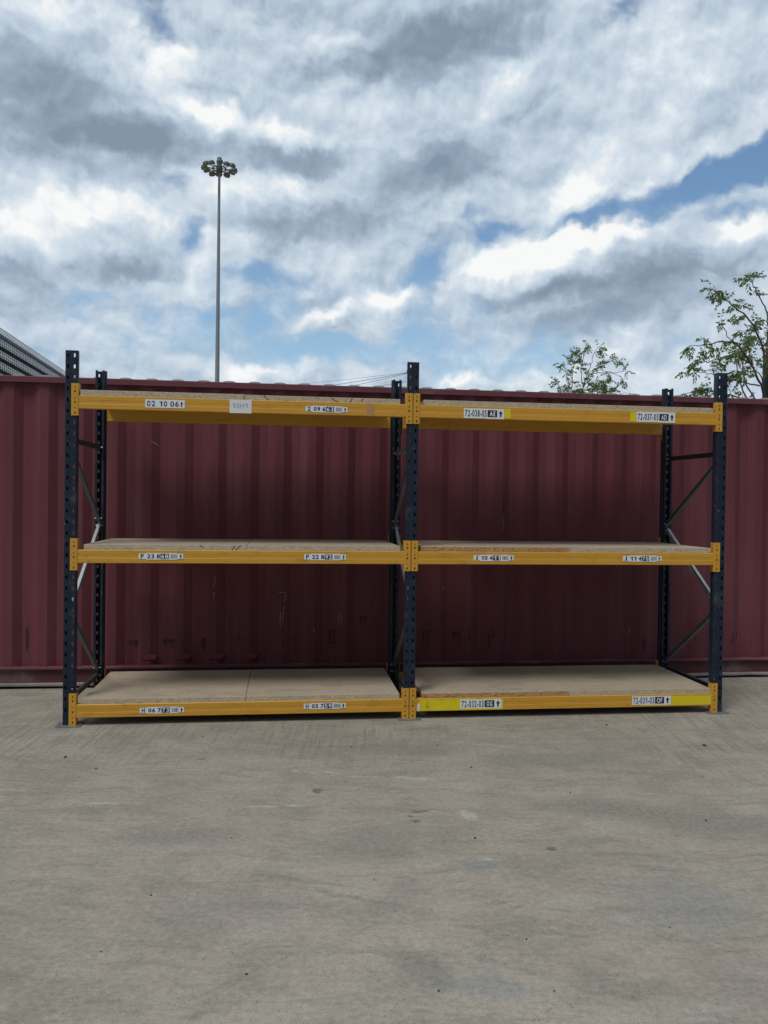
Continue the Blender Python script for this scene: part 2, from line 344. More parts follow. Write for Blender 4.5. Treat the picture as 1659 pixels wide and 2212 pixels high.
def concrete():
    m = bpy.data.materials.new('worn_concrete'); m.use_nodes = True
    N = NT(m.node_tree); b = m.node_tree.nodes['Principled BSDF']
    g = N.node('ShaderNodeNewGeometry').outputs['Position']
    nz = N.noise(g, 1.6, 3, .5, col=True)
    gw = N.vmath('ADD', g, N.vmath('SCALE', N.vmath('SUBTRACT', nz, (.5, .5, .5)), .28))
    big = N.noise(gw, .55, 5, .6); med = N.noise(gw, 3.0, 9, .72); fine = N.noise(g, 38, 5, .7); grit = N.noise(g, 170, 3, .6)
    streak = N.noise(N.mapping(gw, rot=(0, 0, R(7)), scale=(2.2, 13, 1)), 1.7, 8, .74)
    arc = N.noise(N.mapping(gw, (1.3, 2.2, 0), (0, 0, R(-38)), (1.4, 15, 1)), 1.1, 6, .65)
    brush = N.noise(N.mapping(g, rot=(0, 0, R(3)), scale=(34, 1.6, 1)), 1.0, 5, .65)
    c = N.mix(N.mapr(big, .3, .7), (.315, .271, .205), (.383, .333, .260))
    c = N.mix(N.math('MULTIPLY', N.mapr(med, .42, .68), .62), c, (.205, .180, .143))
    olive = N.mapr(N.noise(gw, .8, 5, .6), .52, .68)
    c = N.mix(N.math('MULTIPLY', olive, .5), c, (.215, .190, .130))
    pink = N.mapr(N.noise(N.mapping(gw, (5, 3, 0)), .9, 4, .6), .56, .7)
    c = N.mix(N.math('MULTIPLY', pink, .5), c, (.28, .225, .19))
    c = N.mix(N.math('MULTIPLY', N.mapr(streak, .50, .72), .5), c, (.172, .152, .122))
    c = N.mix(N.math('MULTIPLY', N.mapr(streak, .32, .46, 1, 0), .42), c, (.385, .355, .305))
    c = N.mix(N.math('MULTIPLY', N.mapr(arc, .54, .70), .6), c, (.168, .148, .118))
    sp = N.node('ShaderNodeSeparateXYZ'); N.l.new(gw, sp.inputs[0])
    nearrack = N.math('MULTIPLY', N.mapr(sp.outputs[1], 4.3, 5.2), N.mapr(N.noise(gw, .7, 3, .5), .40, .6))
    c = N.mix(N.math('MULTIPLY', N.math('MULTIPLY', N.mapr(brush, .46, .62), nearrack), .7), c, (.172, .152, .122))
    pat = N.noise(N.mapping(gw, (7, 1, 0), (0, 0, R(14)), (1, 2.0, 1)), 2.4, 9, .72)
    c = N.mix(N.math('MULTIPLY', N.mapr(pat, .50, .62), .55), c, (.205, .180, .142))
    c = N.mix(N.math('MULTIPLY', N.mapr(pat, .36, .47, 1, 0), .5), c, (.375, .345, .298))
    fan = N.noise(N.mapping(gw, (2.2, .4, 0), (0, 0, R(52)), (1.2, 17, 1)), 1.0, 6, .65)
    c = N.mix(N.math('MULTIPLY', N.math('MULTIPLY', N.mapr(fan, .54, .68), N.mapr(N.noise(gw, .9, 3, .5), .48, .60)), .55), c, (.15, .133, .104))
    # blotches, scrapes and oil spots with places of their own on the slab
    gwo = N.vmath('ADD', gw, N.vmath('SCALE', N.vmath('SUBTRACT', N.noise(g, 9, 4, .6, col=True), (.5, .5, .5)), .22))
    def spot(lst, vec, colr, amt, inner=.3):
        s_ = N.math('MINIMUM', N.addup([N.blob(vec, (x, y), (rx, ry), rot, 1.0, inner) for x, y, rx, ry, rot in lst]), 1.0)
        return N.mix(N.math('MULTIPLY', s_, amt), c, colr)
    o_ = .5 * 0
    gws = N.vmath('ADD', g, N.vmath('SCALE', N.vmath('SUBTRACT', N.noise(g, 14, 4, .65, col=True), (.5, .5, .5)), .09))
    c = spot([(1.30, 4.15, .55, .17, -8), (.95, 3.74, .14, .07, 20), (1.75, 4.0, .4, .12, 5), (1.1, 5.0, .6, .16, 3), (.1, 5.15, .7, .12, 0), (-.04, 3.72, .35, .22, 10)], gwo, (.19, .178, .137), .62)
    c = spot([(1.23, 3.19, .28, .20, 10), (.5, 3.44, .14, .06, -12), (.35, 2.62, .22, .08, 0)], gwo, (.20, .205, .20), .6)
    c = spot([(-.61, 3.1, .30, .14, 0), (-.9, 3.75, .4, .09, 4)], gwo, (.245, .20, .185), .5)
    c = spot([(.15, 2.72, .16, .09, -50), (-.54, 2.46, .075, .022, 12), (.20, 2.66, .07, .03, -55), (-1.24, 2.62, .10, .09, 0), (-.36, 3.35, .22, .02, -14), (-.1, 3.2, .28, .02, -20)], gws, (.15, .137, .105), .5)
    c = spot([(-.345, 4.385, .032, .032, 0), (.198, 4.105, .048, .020, 0), (.176, 3.98, .022, .014, 0), (.155, 4.04, .018, .012, 0), (.80, 3.685, .026, .024, 0), (-1.1, 4.9, .02, .012, 0)], gws, (.085, .075, .062), .85, .7)
    c = spot([(.241, 4.60, .075, .018, -4), (.128, 4.61, .06, .03, 0), (-.44, 4.165, .07, .014, 2), (.473, 3.562, .06, .010, -3), (-1.44, 4.16, .09, .02, 0), (-.5, 4.712, .03, .03, 0), (-.333, 4.686, .12, .014, 0), (-.086, 4.624, .12, .012, 0), (.45, 4.07, .05, .07, 20), (-.62, 4.15, .1, .015, 3), (-1.95, 3.2, .15, .03, 20)], gws, (.48, .475, .45), .6, .25)
    # aggregate and grit
    ag = N.node('ShaderNodeTexVoronoi'); N.l.new(g, ag.inputs['Vector']); ag.inputs['Scale'].default_value = 60
    agm = N.math('MULTIPLY', N.mapr(ag.outputs['Distance'], .10, .24, 1, 0), N.mapr(N.noise(g, 7, 4, .7), .44, .62))
    c = N.mix(N.math('MULTIPLY', agm, .9), c, (.07, .064, .056))
    c = N.mix(N.mapr(fine, .25, .75, 0, 1, False), N.mix(.26, c, (.06, .055, .05)), N.mix(.18, c, (.72, .70, .66)))
    c = N.mix(N.math('MULTIPLY', N.mapr(grit, .52, .68), .6), c, (.14, .13, .118))
    N.l.new(c, b.inputs['Base Color']); b.inputs['Roughness'].default_value = .9; b.inputs['Specular IOR Level'].default_value = .25
    bn = N.node('ShaderNodeBump'); bn.inputs['Strength'].default_value = .7; bn.inputs['Distance'].default_value = .009
    hgt = N.addup([N.math('MULTIPLY', med, .6), N.math('MULTIPLY', fine, .35), N.math('MULTIPLY', streak, .6), N.math('MULTIPLY', grit, .15)])
    N.l.new(hgt, bn.inputs['Height']); N.l.new(bn.outputs[0], b.inputs['Normal'])
    return m
# ------------------------------------------------------------------ ground
g = MB(); g.add([(-600, -300, 0), (600, -300, 0), (600, 900, 0), (-600, 900, 0)], [(0, 1, 2, 3)])
tag(g.build('ground', concrete()), kind='structure')
# ------------------------------------------------------------------ shipping container (local: x along, y back from the front face, z up)
CY, CTH = 7.02344, .12815
cont = thing('shipping_container', 'long maroon corrugated steel shipping container standing behind the yellow and navy shelving', 'shipping container', (0, CY, .012), CTH)
X0, X1, CD, CH = -5.2, 6.99, 2.438, 2.591
FX0, FX1 = X0 + .16, X1 - .16
ZB, ZT = .165, 2.54
PITCH_C, DEP = .2785, .036
def corr_profile(phase, xa, xb):
    """returns list of (x, y) along the corrugated wall, y = depth behind the rail face"""
    pts = [(xa, .012)]
    k = math.floor((xa - phase) / PITCH_C) - 1
    x = phase + k * PITCH_C
    while x < xb + PITCH_C:
        for dx, y in ((-.103, .012), (-.035, .012 + DEP), (.035, .012 + DEP), (.103, .012)):
            if xa < x + dx < xb: pts.append((x + dx, y))
        x += PITCH_C
    pts.append((xb, .012))
    return pts
mb = MB()
prof = corr_profile(-3.004, FX0, FX1)
rnd = random.Random(4)
zs = [ZB, ZB + .03, .25, .5, .8, 1.1, 1.4, 1.7, 2.0, 2.3, ZT]
grid = []
for z in zs:
    row = []
    for i, (x, y) in enumerate(prof):
        n1 = math.sin(x * 3.1 + z * 1.3) * .0025 + math.sin(x * 7.7 - z * 2.1) * .0018
        row.append((x, y + n1 + (0.003 * math.exp(-((z - .45) / .25) ** 2) * math.sin(x * 12)), z))
    grid.append(row)
n = len(prof)
mb.add([p for r_ in grid for p in r_], [(j * n + i, j * n + i + 1, (j + 1) * n + i + 1, (j + 1) * n + i) for j in range(len(zs) - 1) for i in range(n - 1)])
# closing wedges at the foot of four dented corrugations
for x in (-1.9926, -1.7188, -1.4379, -1.1518):
    mb.add([(x - .075, .0105, ZB + .10), (x + .075, .0105, ZB + .10), (x + .045, .006, ZB + .055), (x - .045, .006, ZB + .055), (x + .06, .03, ZB + .02), (x - .06, .03, ZB + .02)],
           [(0, 1, 2, 3), (3, 2, 4, 5), (0, 3, 5), (1, 4, 2)])
# rust runs and pale scratches: marks on the panel, part of its own mesh
def strokes(lst, slot):
    m_ = mb; r_ = random.Random(7)
    def ydep(x):
        for (xa, ya), (xb, yb) in zip(prof, prof[1:]):
            if xa <= x <= xb: return ya + (yb - ya) * (x - xa) / max(1e-6, xb - xa)
        return .012
    for pts, wd in lst:
        for (xa, za), (xb, zb) in zip(pts, pts[1:]):
            nseg = max(2, int(math.hypot(xb - xa, zb - za) / .03))
            L = []
            for k in range(nseg + 1):
                t_ = k / nseg; x = xa + (xb - xa) * t_; z = za + (zb - za) * t_
                wv = wd * (.35 + 1.0 * r_.random())
                d = Vector((xb - xa, zb - za)).normalized(); nx, nz = -d.y * wv, d.x * wv
                L.append(((x + nx, ydep(x + nx) - .0075, z + nz), (x - nx, ydep(x - nx) - .0075, z - nz)))
            vs = [p for q in L for p in q]
            m_.add(vs, [(2 * k, 2 * k + 1, 2 * k + 3, 2 * k + 2) for k in range(nseg)], slot)
def tee(x, z, w_, h1, h2): return [([(x - w_, z), (x + w_, z + .004)], .010), ([(x - w_ * .6, z), (x - w_ * .62, z - h1)], .005), ([(x + w_ * .45, z), (x + w_ * .47, z - h2)], .004)]
rl = tee(.396, .43, .035, .10, .14) + tee(.672, .42, .04, .05, .12) + tee(.986, .40, .035, .12, .05) + tee(-2.1356, .37, .045, .03, .05) + tee(-1.8424, .375, .05, .04, .05) + tee(-1.5459, .385, .02, .08, .10) + tee(-.172, .56, .03, .05, .04)
rl += [([(-.46, .45), (-.462, .34)], .007), ([(-.425, .46), (-.425, .36)], .008), ([(-.48, .345), (-.40, .348)], .009), ([(-1.25, .44), (-1.252, .37)], .008), ([(-.76, .38), (-.76, .36)], .016), ([(2.43, .36), (2.43, .25)], .006), ([(3.31, .41), (3.305, .30)], .006), ([(3.36, .40), (3.36, .36)], .005), ([(1.085, 1.62), (1.085, 1.50)], .007), ([(.79, .5), (.785, .35)], .004), ([(1.0, .47), (1.0, .40)], .004), ([(-3.0, .5), (-3.0, .3)], .005)]
strokes(rl, 1)
wl = [([(-1.47, .92), (-1.45, .92), (-1.455, .87), (-1.468, .83)], .004), ([(-1.462, .79), (-1.460, .74)], .006), ([(-.91, .79), (-.855, .79), (-.85, .75), (-.86, .71)], .0035), ([(-.862, .69), (-.866, .60)], .0035), ([(-.893, .62), (-.896, .50)], .004), ([(-.872, .62), (-.874, .50)], .004),
      ([(-.36, .61), (-.365, .52)], .003), ([(-.385, .61), (-.385, .50)], .003), ([(.543, .825), (.553, .815)], .006), ([(2.30, .47), (2.302, .40)], .003), ([(-2.0, 2.08), (-1.93, 2.03)], .003), ([(1.085, 1.45), (1.08, 1.33)], .003), ([(-.93, .28), (-.92, .28)], .004), ([(-.87, .28), (-.86, .28)], .004), ([(-.6, .47), (-.6, .44)], .004)]
strokes(wl, 2)
mb.build('side_panel', [M_cont, M_rust, M_scuff], cont, recalc=False)
# rails
mb = MB()
mb.prism([(-.014, ZT), (.058, ZT), (.058, CH - .004), (.05, CH), (-.006, CH), (-.014, CH - .006)], lambda p, q, t: (t, p, q), FX0, FX1); mb.build('top_rail', [M_rail], cont)
mb = MB(); nseg = 60; r_ = random.Random(9)
lipw = [(X0 + .16 + (FX1 - FX0) * k / nseg, r_.uniform(-.004, .004), r_.uniform(-.0035, .0035)) for k in range(nseg + 1)]
mb.prism([(.010, .028), (.05, .028), (.05, ZB - .006), (.010, ZB - .006)], lambda p, q, t: (t, p, q), FX0, FX1); br = mb.build('bottom_rail', [M_railb], cont)
def lip(z0, z1, y0, name, ma):
    m_ = MB()
    for (xa, ya, za), (xb, yb, zb) in zip(lipw, lipw[1:]):
        m_.add([(xa, y0 + ya, z0 + za), (xb, y0 + yb, z0 + zb), (xb, y0 + yb, z1 + zb), (xa, y0 + ya, z1 + za), (xa, .02, z1 + .012), (xb, .02, z1 + .012), (xa, .02, z0 - .002), (xb, .02, z0 - .002)], [(0, 1, 2, 3), (3, 2, 5, 4), (0, 6, 7, 1)])
    return m_.build(name, [ma], br, recalc=False)
lip(ZB - .016, ZB - .004, -.016, 'rail_flange', M_rail)
lip(.010, .026, -.012, 'rail_foot', M_lip)
# roof
mb = MB(); x = FX0; rp = []
ph = -3.085; k = 0; pit = .2165
cx = ph + math.floor((FX0 - ph) / pit) * pit
while cx < FX1 + pit:
    for dx, dz in ((-.066, 0), (-.054, .015), (-.036, .024), (.0, .026), (.036, .024), (.054, .015), (.066, 0)):
        if FX0 < cx + dx < FX1: rp.append((cx + dx, dz))
    cx += pit
rp = [(FX0, 0)] + rp + [(FX1, 0)]
rows = [(.05, 0.0), (.066, 1.0), (CD - .075, 1.0), (CD - .05, 0.0)]
vs = [(x_, y_, CH - .006 + (dz + .002) * s_) for y_, s_ in rows for x_, dz in rp]; n = len(rp)
mb.add(vs, [(j * n + i, j * n + i + 1, (j + 1) * n + i + 1, (j + 1) * n + i) for j in range(3) for i in range(n - 1)], 0, True)
mb.build('roof', [M_roof], cont, weld=False)
# rear side, floor, ends
mb = MB(); profb = corr_profile(-3.004, FX0, FX1)
n = len(profb); mb.add([(x_, CD - y_, z) for z in (ZB, ZT) for x_, y_ in profb], [(i, i + 1, n + i + 1, n + i) for i in range(n - 1)]); mb.build('side_panel', [M_cont], cont)
mb = MB(); mb.box(FX0, FX1, CD - .058, CD, ZT, CH); mb.build('top_rail', [M_rail], cont)
mb = MB(); mb.box(FX0, FX1, CD - .05, CD, .028, ZB); mb.build('bottom_rail', [M_railb], cont)
mb = MB(); mb.box(FX0, FX1, .052, CD - .052, .10, .155); mb.build('floor', [M_dark], cont)
for xe in (X0, X1 - .16):
    for ye in (0, CD - .16):
        mb = MB(); mb.box(xe, xe + .16, ye, ye + .16, .118 - .012, CH - .13); p_ = mb.build('corner_post', [M_rail], cont, bevel=.006)
        for z0, z1 in ((-.012, .106), (CH - .13, CH + .006)):
            mb = MB(); mb.box(xe - .003, xe + .165, ye - .003, ye + .165, z0, z1); mb.build('corner_casting', [M_rail], p_, bevel=.012)
mb = MB(); mb.box(X0 + .03, X0 + .06, .16, CD - .16, .1, CH - .1); mb.build('end_panel', [M_cont], cont)
for k in (0, 1):
    ya = .16 + k * 1.06
    mb = MB(); mb.box(X1 - .06, X1 - .03, ya, ya + 1.055, .12, CH - .12); dr = mb.build('door', [M_cont], cont)
    for yb in (ya + .3, ya + .75):
        mb = MB(); mb.tube([(X1 - .012, yb, .12), (X1 - .012, yb, CH - .12)], .017); mb.build('locking_bar', [M_galvd], dr)
# ------------------------------------------------------------------ pallet rack (local: x along the front, y back, z up)
RX, RY, RTH = -2.22814, 5.56486, .12286
rack = thing('pallet_rack', 'two-bay shelving rack with navy slotted uprights and amber beams standing on the concrete', 'shelving rack', (RX, RY, 0), RTH)
UW, UH, RD = .0855, 2.623, .924
HP = .0773
def slotted_web(m_, x0, x1, z0, z1, cols, pitch, ztop, y, ends=.0042, mid=.0066, half=.0135, m=0, fn=None, hw=.0125):
    """sheet with rows of keyhole slots, in the plane y"""
    fn = fn or (lambda x, z: (x, y, z))
    zc = ztop; zlist = []
    while zc - pitch / 2 > z0: zlist.append(zc); zc -= pitch
    xs = [x0]
    for c_ in cols: xs += [c_ - hw, c_ + hw]
    xs.append(x1)
    top = zlist[0] + pitch / 2; bot = zlist[-1] - pitch / 2
    def quad(xa, xb, za, zb): m_.add([fn(xa, za), fn(xb, za), fn(xb, zb), fn(xa, zb)], [(0, 1, 2, 3)], m)
    if z1 > top: quad(x0, x1, top, z1)
    if bot > z0: quad(x0, x1, z0, bot)
    for i in range(0, len(xs) - 1, 2): quad(xs[i], xs[i + 1], bot, min(top, z1))
    for zc in zlist:
        za, zb = zc - pitch / 2, min(zc + pitch / 2, z1)
        for c_ in cols:
            hx = [(c_ - ends, zc + half), (c_ + ends, zc + half), (c_ + mid, zc + half * .35), (c_ + mid, zc - half * .5), (c_ + ends, zc - half), (c_ - ends, zc - half), (c_ - mid, zc - half * .5), (c_ - mid, zc + half * .35)]
            v_ = [fn(*q) for q in [(c_ - hw, zb), (c_ + hw, zb), (c_ + hw, za), (c_ - hw, za)] + hx]
            m_.add(v_, [(0, 1, 5, 4), (1, 2, 8, 7, 6, 5), (2, 3, 9, 8), (3, 0, 4, 11, 10, 9)], m)
def upright_mesh():
    m_ = MB()
    slotted_web(m_, .004, UW - .004, .004, UH, (.0195, .0640), HP, 2.589, 0.0)
    chain = [(.004, 0), (0, .004), (0, .033), (.008, .041), (.008, .068), (.026, .068), (.026, .059)]
    for sgn in (0, 1):
        c_ = [(UW - a if sgn else a, b) for a, b in chain]
        for (xa, ya), (xb, yb) in zip(c_, c_[1:]):
            m_.add([(xa, ya, .004), (xb, yb, .004), (xb, yb, UH), (xa, ya, UH)], [(0, 1, 2, 3)])
    return m_.mesh('upright', [M_navy], recalc=True, weld=True)
up_me = upright_mesh()
def foot_mesh():
    m_ = MB(); a = []
    for cx_, cy_, s_ in ((.115, -.035, 0), (.115, .085, 90), (-.03, .085, 180), (-.03, -.035, 270)):
        for k in range(4):
            an = R(s_ - 90 + k * 30); a.append((cx_ + .012 * math.cos(an), cy_ + .012 * math.sin(an)))
    m_.prism(a, lambda p, q, t: (p, q, t), .0005, .007)
    m_.tube([(-.02, -.022, .006), (-.02, -.022, .013)], .008, 8)
    return m_.mesh('footplate', [M_zinc])
ft_me = foot_mesh()
UPX = (0.0, 2.407, 4.815)
for ux in UPX:
    for rear in (0, 1):
        u = bpy.data.objects.new('upright', up_me); C.objects.link(u); u.parent = rack
        sol = u.modifiers.new('gauge', 'SOLIDIFY'); sol.thickness = .0022; sol.offset = -1
        if rear: u.location = (ux + UW, RD, 0); u.rotation_euler = (0, 0, math.pi)
        else: u.location = (ux, 0, 0)
        f_ = bpy.data.objects.new('footplate', ft_me); C.objects.link(f_); f_.parent = u
        f_.location = (0, 0, 0)
        if rear: f_.location = (0, .0, 0)
# braces
def brace(x, ya, za, yb, zb, wd=.036, th=.022, mt=M_galvd):
    L = math.hypot(yb - ya, zb - za); m_ = MB(); t = .002
    # open channel: web + two flanges, running along local X
    for (y0, y1, z0, z1) in ((-th / 2, -th / 2 + t, -wd / 2, wd / 2), (-th / 2 + t, th / 2, -wd / 2, -wd / 2 + t), (-th / 2 + t, th / 2, wd / 2 - t, wd / 2)):
        m_.box(0, L, y0, y1, z0, z1)
    o = m_.build('brace', [mt], rack)
    ang = math.atan2(zb - za, yb - ya)
    o.matrix_local = Matrix.Translation((x, ya, za)) @ Matrix.Rotation(math.pi / 2, 4, 'Z') @ Matrix.Rotation(-ang, 4, 'Y')
    for lx in (.03, L - .03):
        bm_ = MB(); bm_.tube([(lx, -th / 2 - .016, 0), (lx, th / 2 + .016, 0)], .0055, 6); bm_.build('bolt', [M_galv], o)
M_braced = mat('dark_grey_brace_steel', (.055, .065, .080), .5, metal=.35, var=.2, vscale=8)
M_braceg = mat('blue_grey_brace_zinc', (.16, .178, .19), .55, metal=.4, var=.2, vscale=8)  # blue-grey zinc, darker than the galvanised diagonal
for i, ux in enumerate(UPX):
    xm = ux + UW / 2
    mH = M_braced if i != 1 else M_galvd
    brace(xm, .045, 2.000, .88, 2.005, mt=mH)
    brace(xm - .004, .045, 1.935, .88, 1.42, mt=M_braceg)
    brace(xm + .004, .88, 1.395, .045, .845, mt=M_galv)
    brace(xm - .004, .045, .775, .88, .215, mt=M_braceg)
    brace(xm, .045, .185, .88, .175, mt=M_braced)
# beams
BH = .093
BP = [(.042, 0), (-.002, 0), (-.0048, .003), (-.0048, .035), (-.0036, .037), (-.0036, .059), (-.0045, .061), (-.0045, .0895), (-.0015, .093), (.042, .093)]
def plate_with_holes(m_, x0, x1, z0, z1, y, holes, m=0):
    xs = sorted({x0, x1} | {h[0] for h in holes} | {h[1] for h in holes}); zs_ = sorted({z0, z1} | {h[2] for h in holes} | {h[3] for h in holes})
    for xa, xb in zip(xs, xs[1:]):
        for za, zb in zip(zs_, zs_[1:]):
            xc, zc = (xa + xb) / 2, (za + zb) / 2
            if any(h[0] < xc < h[1] and h[2] < zc < h[3] for h in holes): continue
            m_.add([(xa, y, za), (xb, y, za), (xb, y, zb), (xa, y, zb)], [(0, 1, 2, 3)], m)
def connector_mesh(side):
    """side=+1: the beam leaves to the right of it. x=0 is the outer face of the side flange"""
    m_ = MB(); CHH = .224; hs = []
    for zt in (.205, .129):
        hs += [(-.0265, -.0205, zt - .016, zt), (-.0285, -.0185, zt - .043, zt - .028)]
    hs += [(-.0285, -.0185, .050, .056), (-.0285, -.0185, .012, .027)]
    pts = []
    plate_with_holes(m_, -.0490, -.004, 0, CHH, -.0065, hs)
    for (xa, ya), (xb, yb) in zip([(-.004, -.0065), (-.001, -.0055), (0, -.0025)], [(-.001, -.0055), (0, -.0025), (0, .040)]):
        m_.add([(xa, ya, 0), (xb, yb, 0), (xb, yb, CHH), (xa, ya, CHH)], [(0, 1, 2, 3)])
    if side < 0:
        m_.v = [(-x_, y_, z_) for x_, y_, z_ in m_.v]
    return m_.mesh('connector', [M_yellow], weld=True)
con_me = {1: connector_mesh(1), -1: connector_mesh(-1)}
def text_polys(body, offset=.012, font=None):
    cu = bpy.data.curves.new('t', 'FONT'); cu.body = body; cu.size = 1; cu.offset = offset; cu.resolution_u = 3; cu.fill_mode = 'FRONT'
    o = bpy.data.objects.new('t', cu); C.objects.link(o)
    dg = bpy.context.evaluated_depsgraph_get(); me = o.evaluated_get(dg).to_mesh()
    vs = [(v.co.x, v.co.y) for v in me.vertices]; fs = [tuple(p.vertices) for p in me.polygons]
    o.evaluated_get(dg).to_mesh_clear(); bpy.data.objects.remove(o); bpy.data.curves.remove(cu)
    return vs, fs
YS = -.0068
def rect(m_, x0, x1, z0, z1, lvl, m, sk=0.0):
    y = YS - lvl * .0005
    m_.add([(x0, y, z0), (x1, y, z0 + sk), (x1, y, z1 + sk), (x0, y, z1)], [(0, 1, 2, 3)], m)
GL = {}
def glyph(ch, offset):
    if (ch, offset) not in GL:
        if ch == '1':   # a one with a flag, as on the stickers
            e = offset; GL[(ch, offset)] = ([(.09 - e, .47), (.30 - e, .60), (.34 - e, .71), (.44 + e, .71), (.44 + e, 0), (.30 - e, 0), (.30 - e, .50), (.09 - e, .58 + e)], [(3, 4, 5, 6, 1, 2), (0, 6, 1), (0, 1, 7)])
        else: GL[(ch, offset)] = text_polys(ch, offset)
    return GL[(ch, offset)]
def put_text(m_, body, x0, x1, z0, z1, lvl, m, offset=.012):
    """letters set one by one, then fitted into the box"""
    cur = 0.0; V = []; Fc = []
    for ch in body:
        vs, fs = glyph(ch, offset); ax = min(v[0] for v in vs); bx = max(v[0] for v in vs)
        if ch.isdigit(): adv, sh = .60, (.60 - (bx - ax)) / 2 - ax
        else: adv, sh = (bx - ax) + .12, .06 - ax
        if ch == '1': sh -= .03
        k = len(V); V += [(v[0] + sh + cur, v[1]) for v in vs]; Fc += [tuple(i + k for i in f) for f in fs]; cur += adv
    ax = min(v[0] for v in V); bx = max(v[0] for v in V); az_ = min(v[1] for v in V); bz = max(v[1] for v in V)
    y = YS - lvl * .0005
    m_.add([(x0 + (v[0] - ax) / (bx - ax) * (x1 - x0), y, z0 + (v[1] - az_) / (bz - az_) * (z1 - z0)) for v in V], Fc, m)
def arrow(m_, x, z0, z1, w_, lvl):
    y = YS - lvl * .0005; h = z1 - z0
    m_.add([(x - w_ * .38, y, z0), (x + w_ * .38, y, z0), (x + w_ * .38, y, z0 + h * .5), (x + w_, y, z0 + h * .5), (x, y, z1), (x - w_, y, z0 + h * .5), (x - w_ * .38, y, z0 + h * .5)], [(0, 1, 2, 6), (3, 4, 5)], 1)
SM = [M_white, M_ink, M_bar, M_paper, M_grey]
def sticker_small(parent, x0, x1, zc, t1, t2, label, sk=0.0):
    """white strip with a letter, digits, an inverse box, a barcode and an arrow"""
    m_ = MB(); w_ = x1 - x0; h = .038
    f = lambda u: x0 + u * w_
    rect(m_, x0, x1, zc - h / 2, zc + h / 2, 0, 0); rect(m_, f(.165), f(.86), zc - h / 2 - .0045, zc + h / 2 + .0045, 1, 0)
    tz0, tz1 = zc - .0155, zc + .0155
    t = t1.split(' ')
    put_text(m_, t[0], f(.045), f(.115 if t[0] != 'J' else .105), tz0, tz1, 1, 1, .035)
    put_text(m_, t[1], f(.19), f(.345), tz0, tz1, 2, 1, .035); put_text(m_, t[2], f(.40), f(.475), tz0, tz1, 2, 1, .035)
    rect(m_, f(.485), f(.672), zc - .0185, zc + .0185, 2, 1); put_text(m_, t2, f(.502), f(.655), tz0, tz1, 3, 0, .02)
    r_ = random.Random(sum(map(ord, t1 + t2))); u = .715
    while u < .868:
        wd = r_.choice((.004, .004, .007, .010)); rect(m_, f(u), f(u + wd), zc - .0145, zc + .0145, 2, 2); u += wd + r_.choice((.004, .005, .008))
    rect(m_, f(.88), f(.995), zc - h / 2 + .001, zc + h / 2 - .001, 2, 0)
    arrow(m_, f(.94), zc - .0155, zc + .0155, .0095, 3)
    o = m_.build('label_sticker', SM, parent, recalc=False); o['label'] = label
    if sk: o.rotation_euler = (0, sk, 0)
    return o
def sticker_big(parent, x0, x1, zc, t1, t2, label, h=.073):
    m_ = MB(); w_ = x1 - x0; f = lambda u: x0 + u * w_
    rect(m_, x0, x1, zc - h / 2, zc + h / 2, 0, 0); rect(m_, f(.57), f(.998), zc - h / 2 - .002, zc + h / 2 - .002, 1, 0)
    tz0, tz1 = zc - .0245, zc + .0245
    put_text(m_, t1, f(.035), f(.565), tz0, tz1, 2, 1, .015)
    rect(m_, f(.59), f(.825), zc - .0255, zc + .0255, 2, 1); put_text(m_, t2, f(.637), f(.778), zc - .0185, zc + .0185, 3, 0, .03)
    arrow(m_, f(.915), zc - .024, zc + .024, .0155, 2)
    o = m_.build('label_sticker', SM, parent, recalc=False); o['label'] = label
    return o
LEV = (.057, 1.142, 2.2195); CZ = (.0065, 1.0915, 2.1705)
BAY = ((.0925, 2.3965), (2.5, 4.8075))
beam_me = {}
for bi, (xa, xb) in enumerate(BAY):
    m_ = MB(); m_.prism(BP, lambda p, q, t: (t, p, q), .0008, xb - xa - .0008); beam_me[bi] = m_.mesh('beam', [M_yellow])
FB = {}
for bi, (xa, xb) in enumerate(BAY):
    for li in range(3):
        for rear in (0, 1):
            b_ = bpy.data.objects.new('beam', beam_me[bi]); C.objects.link(b_); b_.parent = rack
            if rear: b_.location = (xb, RD, LEV[li]); b_.rotation_euler = (0, 0, math.pi)
            else: b_.location = (xa, 0, LEV[li]); FB[(bi, li)] = b_
            bv = b_.modifiers.new('bevel', 'BEVEL'); bv.width = .0015; bv.segments = 2; bv.limit_method = 'ANGLE'; bv.angle_limit = R(60)
            for sd_, lx in ((1, 0.0), (-1, xb - xa)):
                c_ = bpy.data.objects.new('connector', con_me[sd_]); C.objects.link(c_); c_.parent = b_
                c_.location = (lx, 0, CZ[li] - LEV[li])
                s_ = c_.modifiers.new('gauge', 'SOLIDIFY'); s_.thickness = .003; s_.offset = -1 if sd_ > 0 else 1
                s_.offset = 0
def F(bi, li): return FB[(bi, li)], BAY[bi][0], LEV[li]
b_, ox, oz = F(0, 2)
m_ = MB(); x0, x1, zc = .5428 - ox, .8151 - ox, 2.268 - oz
rect(m_, x0, x1, zc - .029, zc + .029, 0, 0); put_text(m_, '02', x0 + .012, x0 + .070, zc - .020, zc + .019, 1, 1, .02); put_text(m_, '10', x0 + .098, x0 + .151, zc - .020, zc + .019, 1, 1, .02); put_text(m_, '06', x0 + .172, x0 + .232, zc - .020, zc + .019, 1, 1, .02)
rect(m_, x0 + .012, x0 + .066, zc - .001, zc + .002, 2, 0); arrow(m_, x0 + .251, zc - .019, zc + .019, .0105, 1)
o = m_.build('label_sticker', SM, b_, recalc=False); o['label'] = 'white sticker reading 02 10 06 with an upward arrow'
m_ = MB(); x0, x1, zc = 1.1271 - ox, 1.2818 - ox, 2.265 - oz
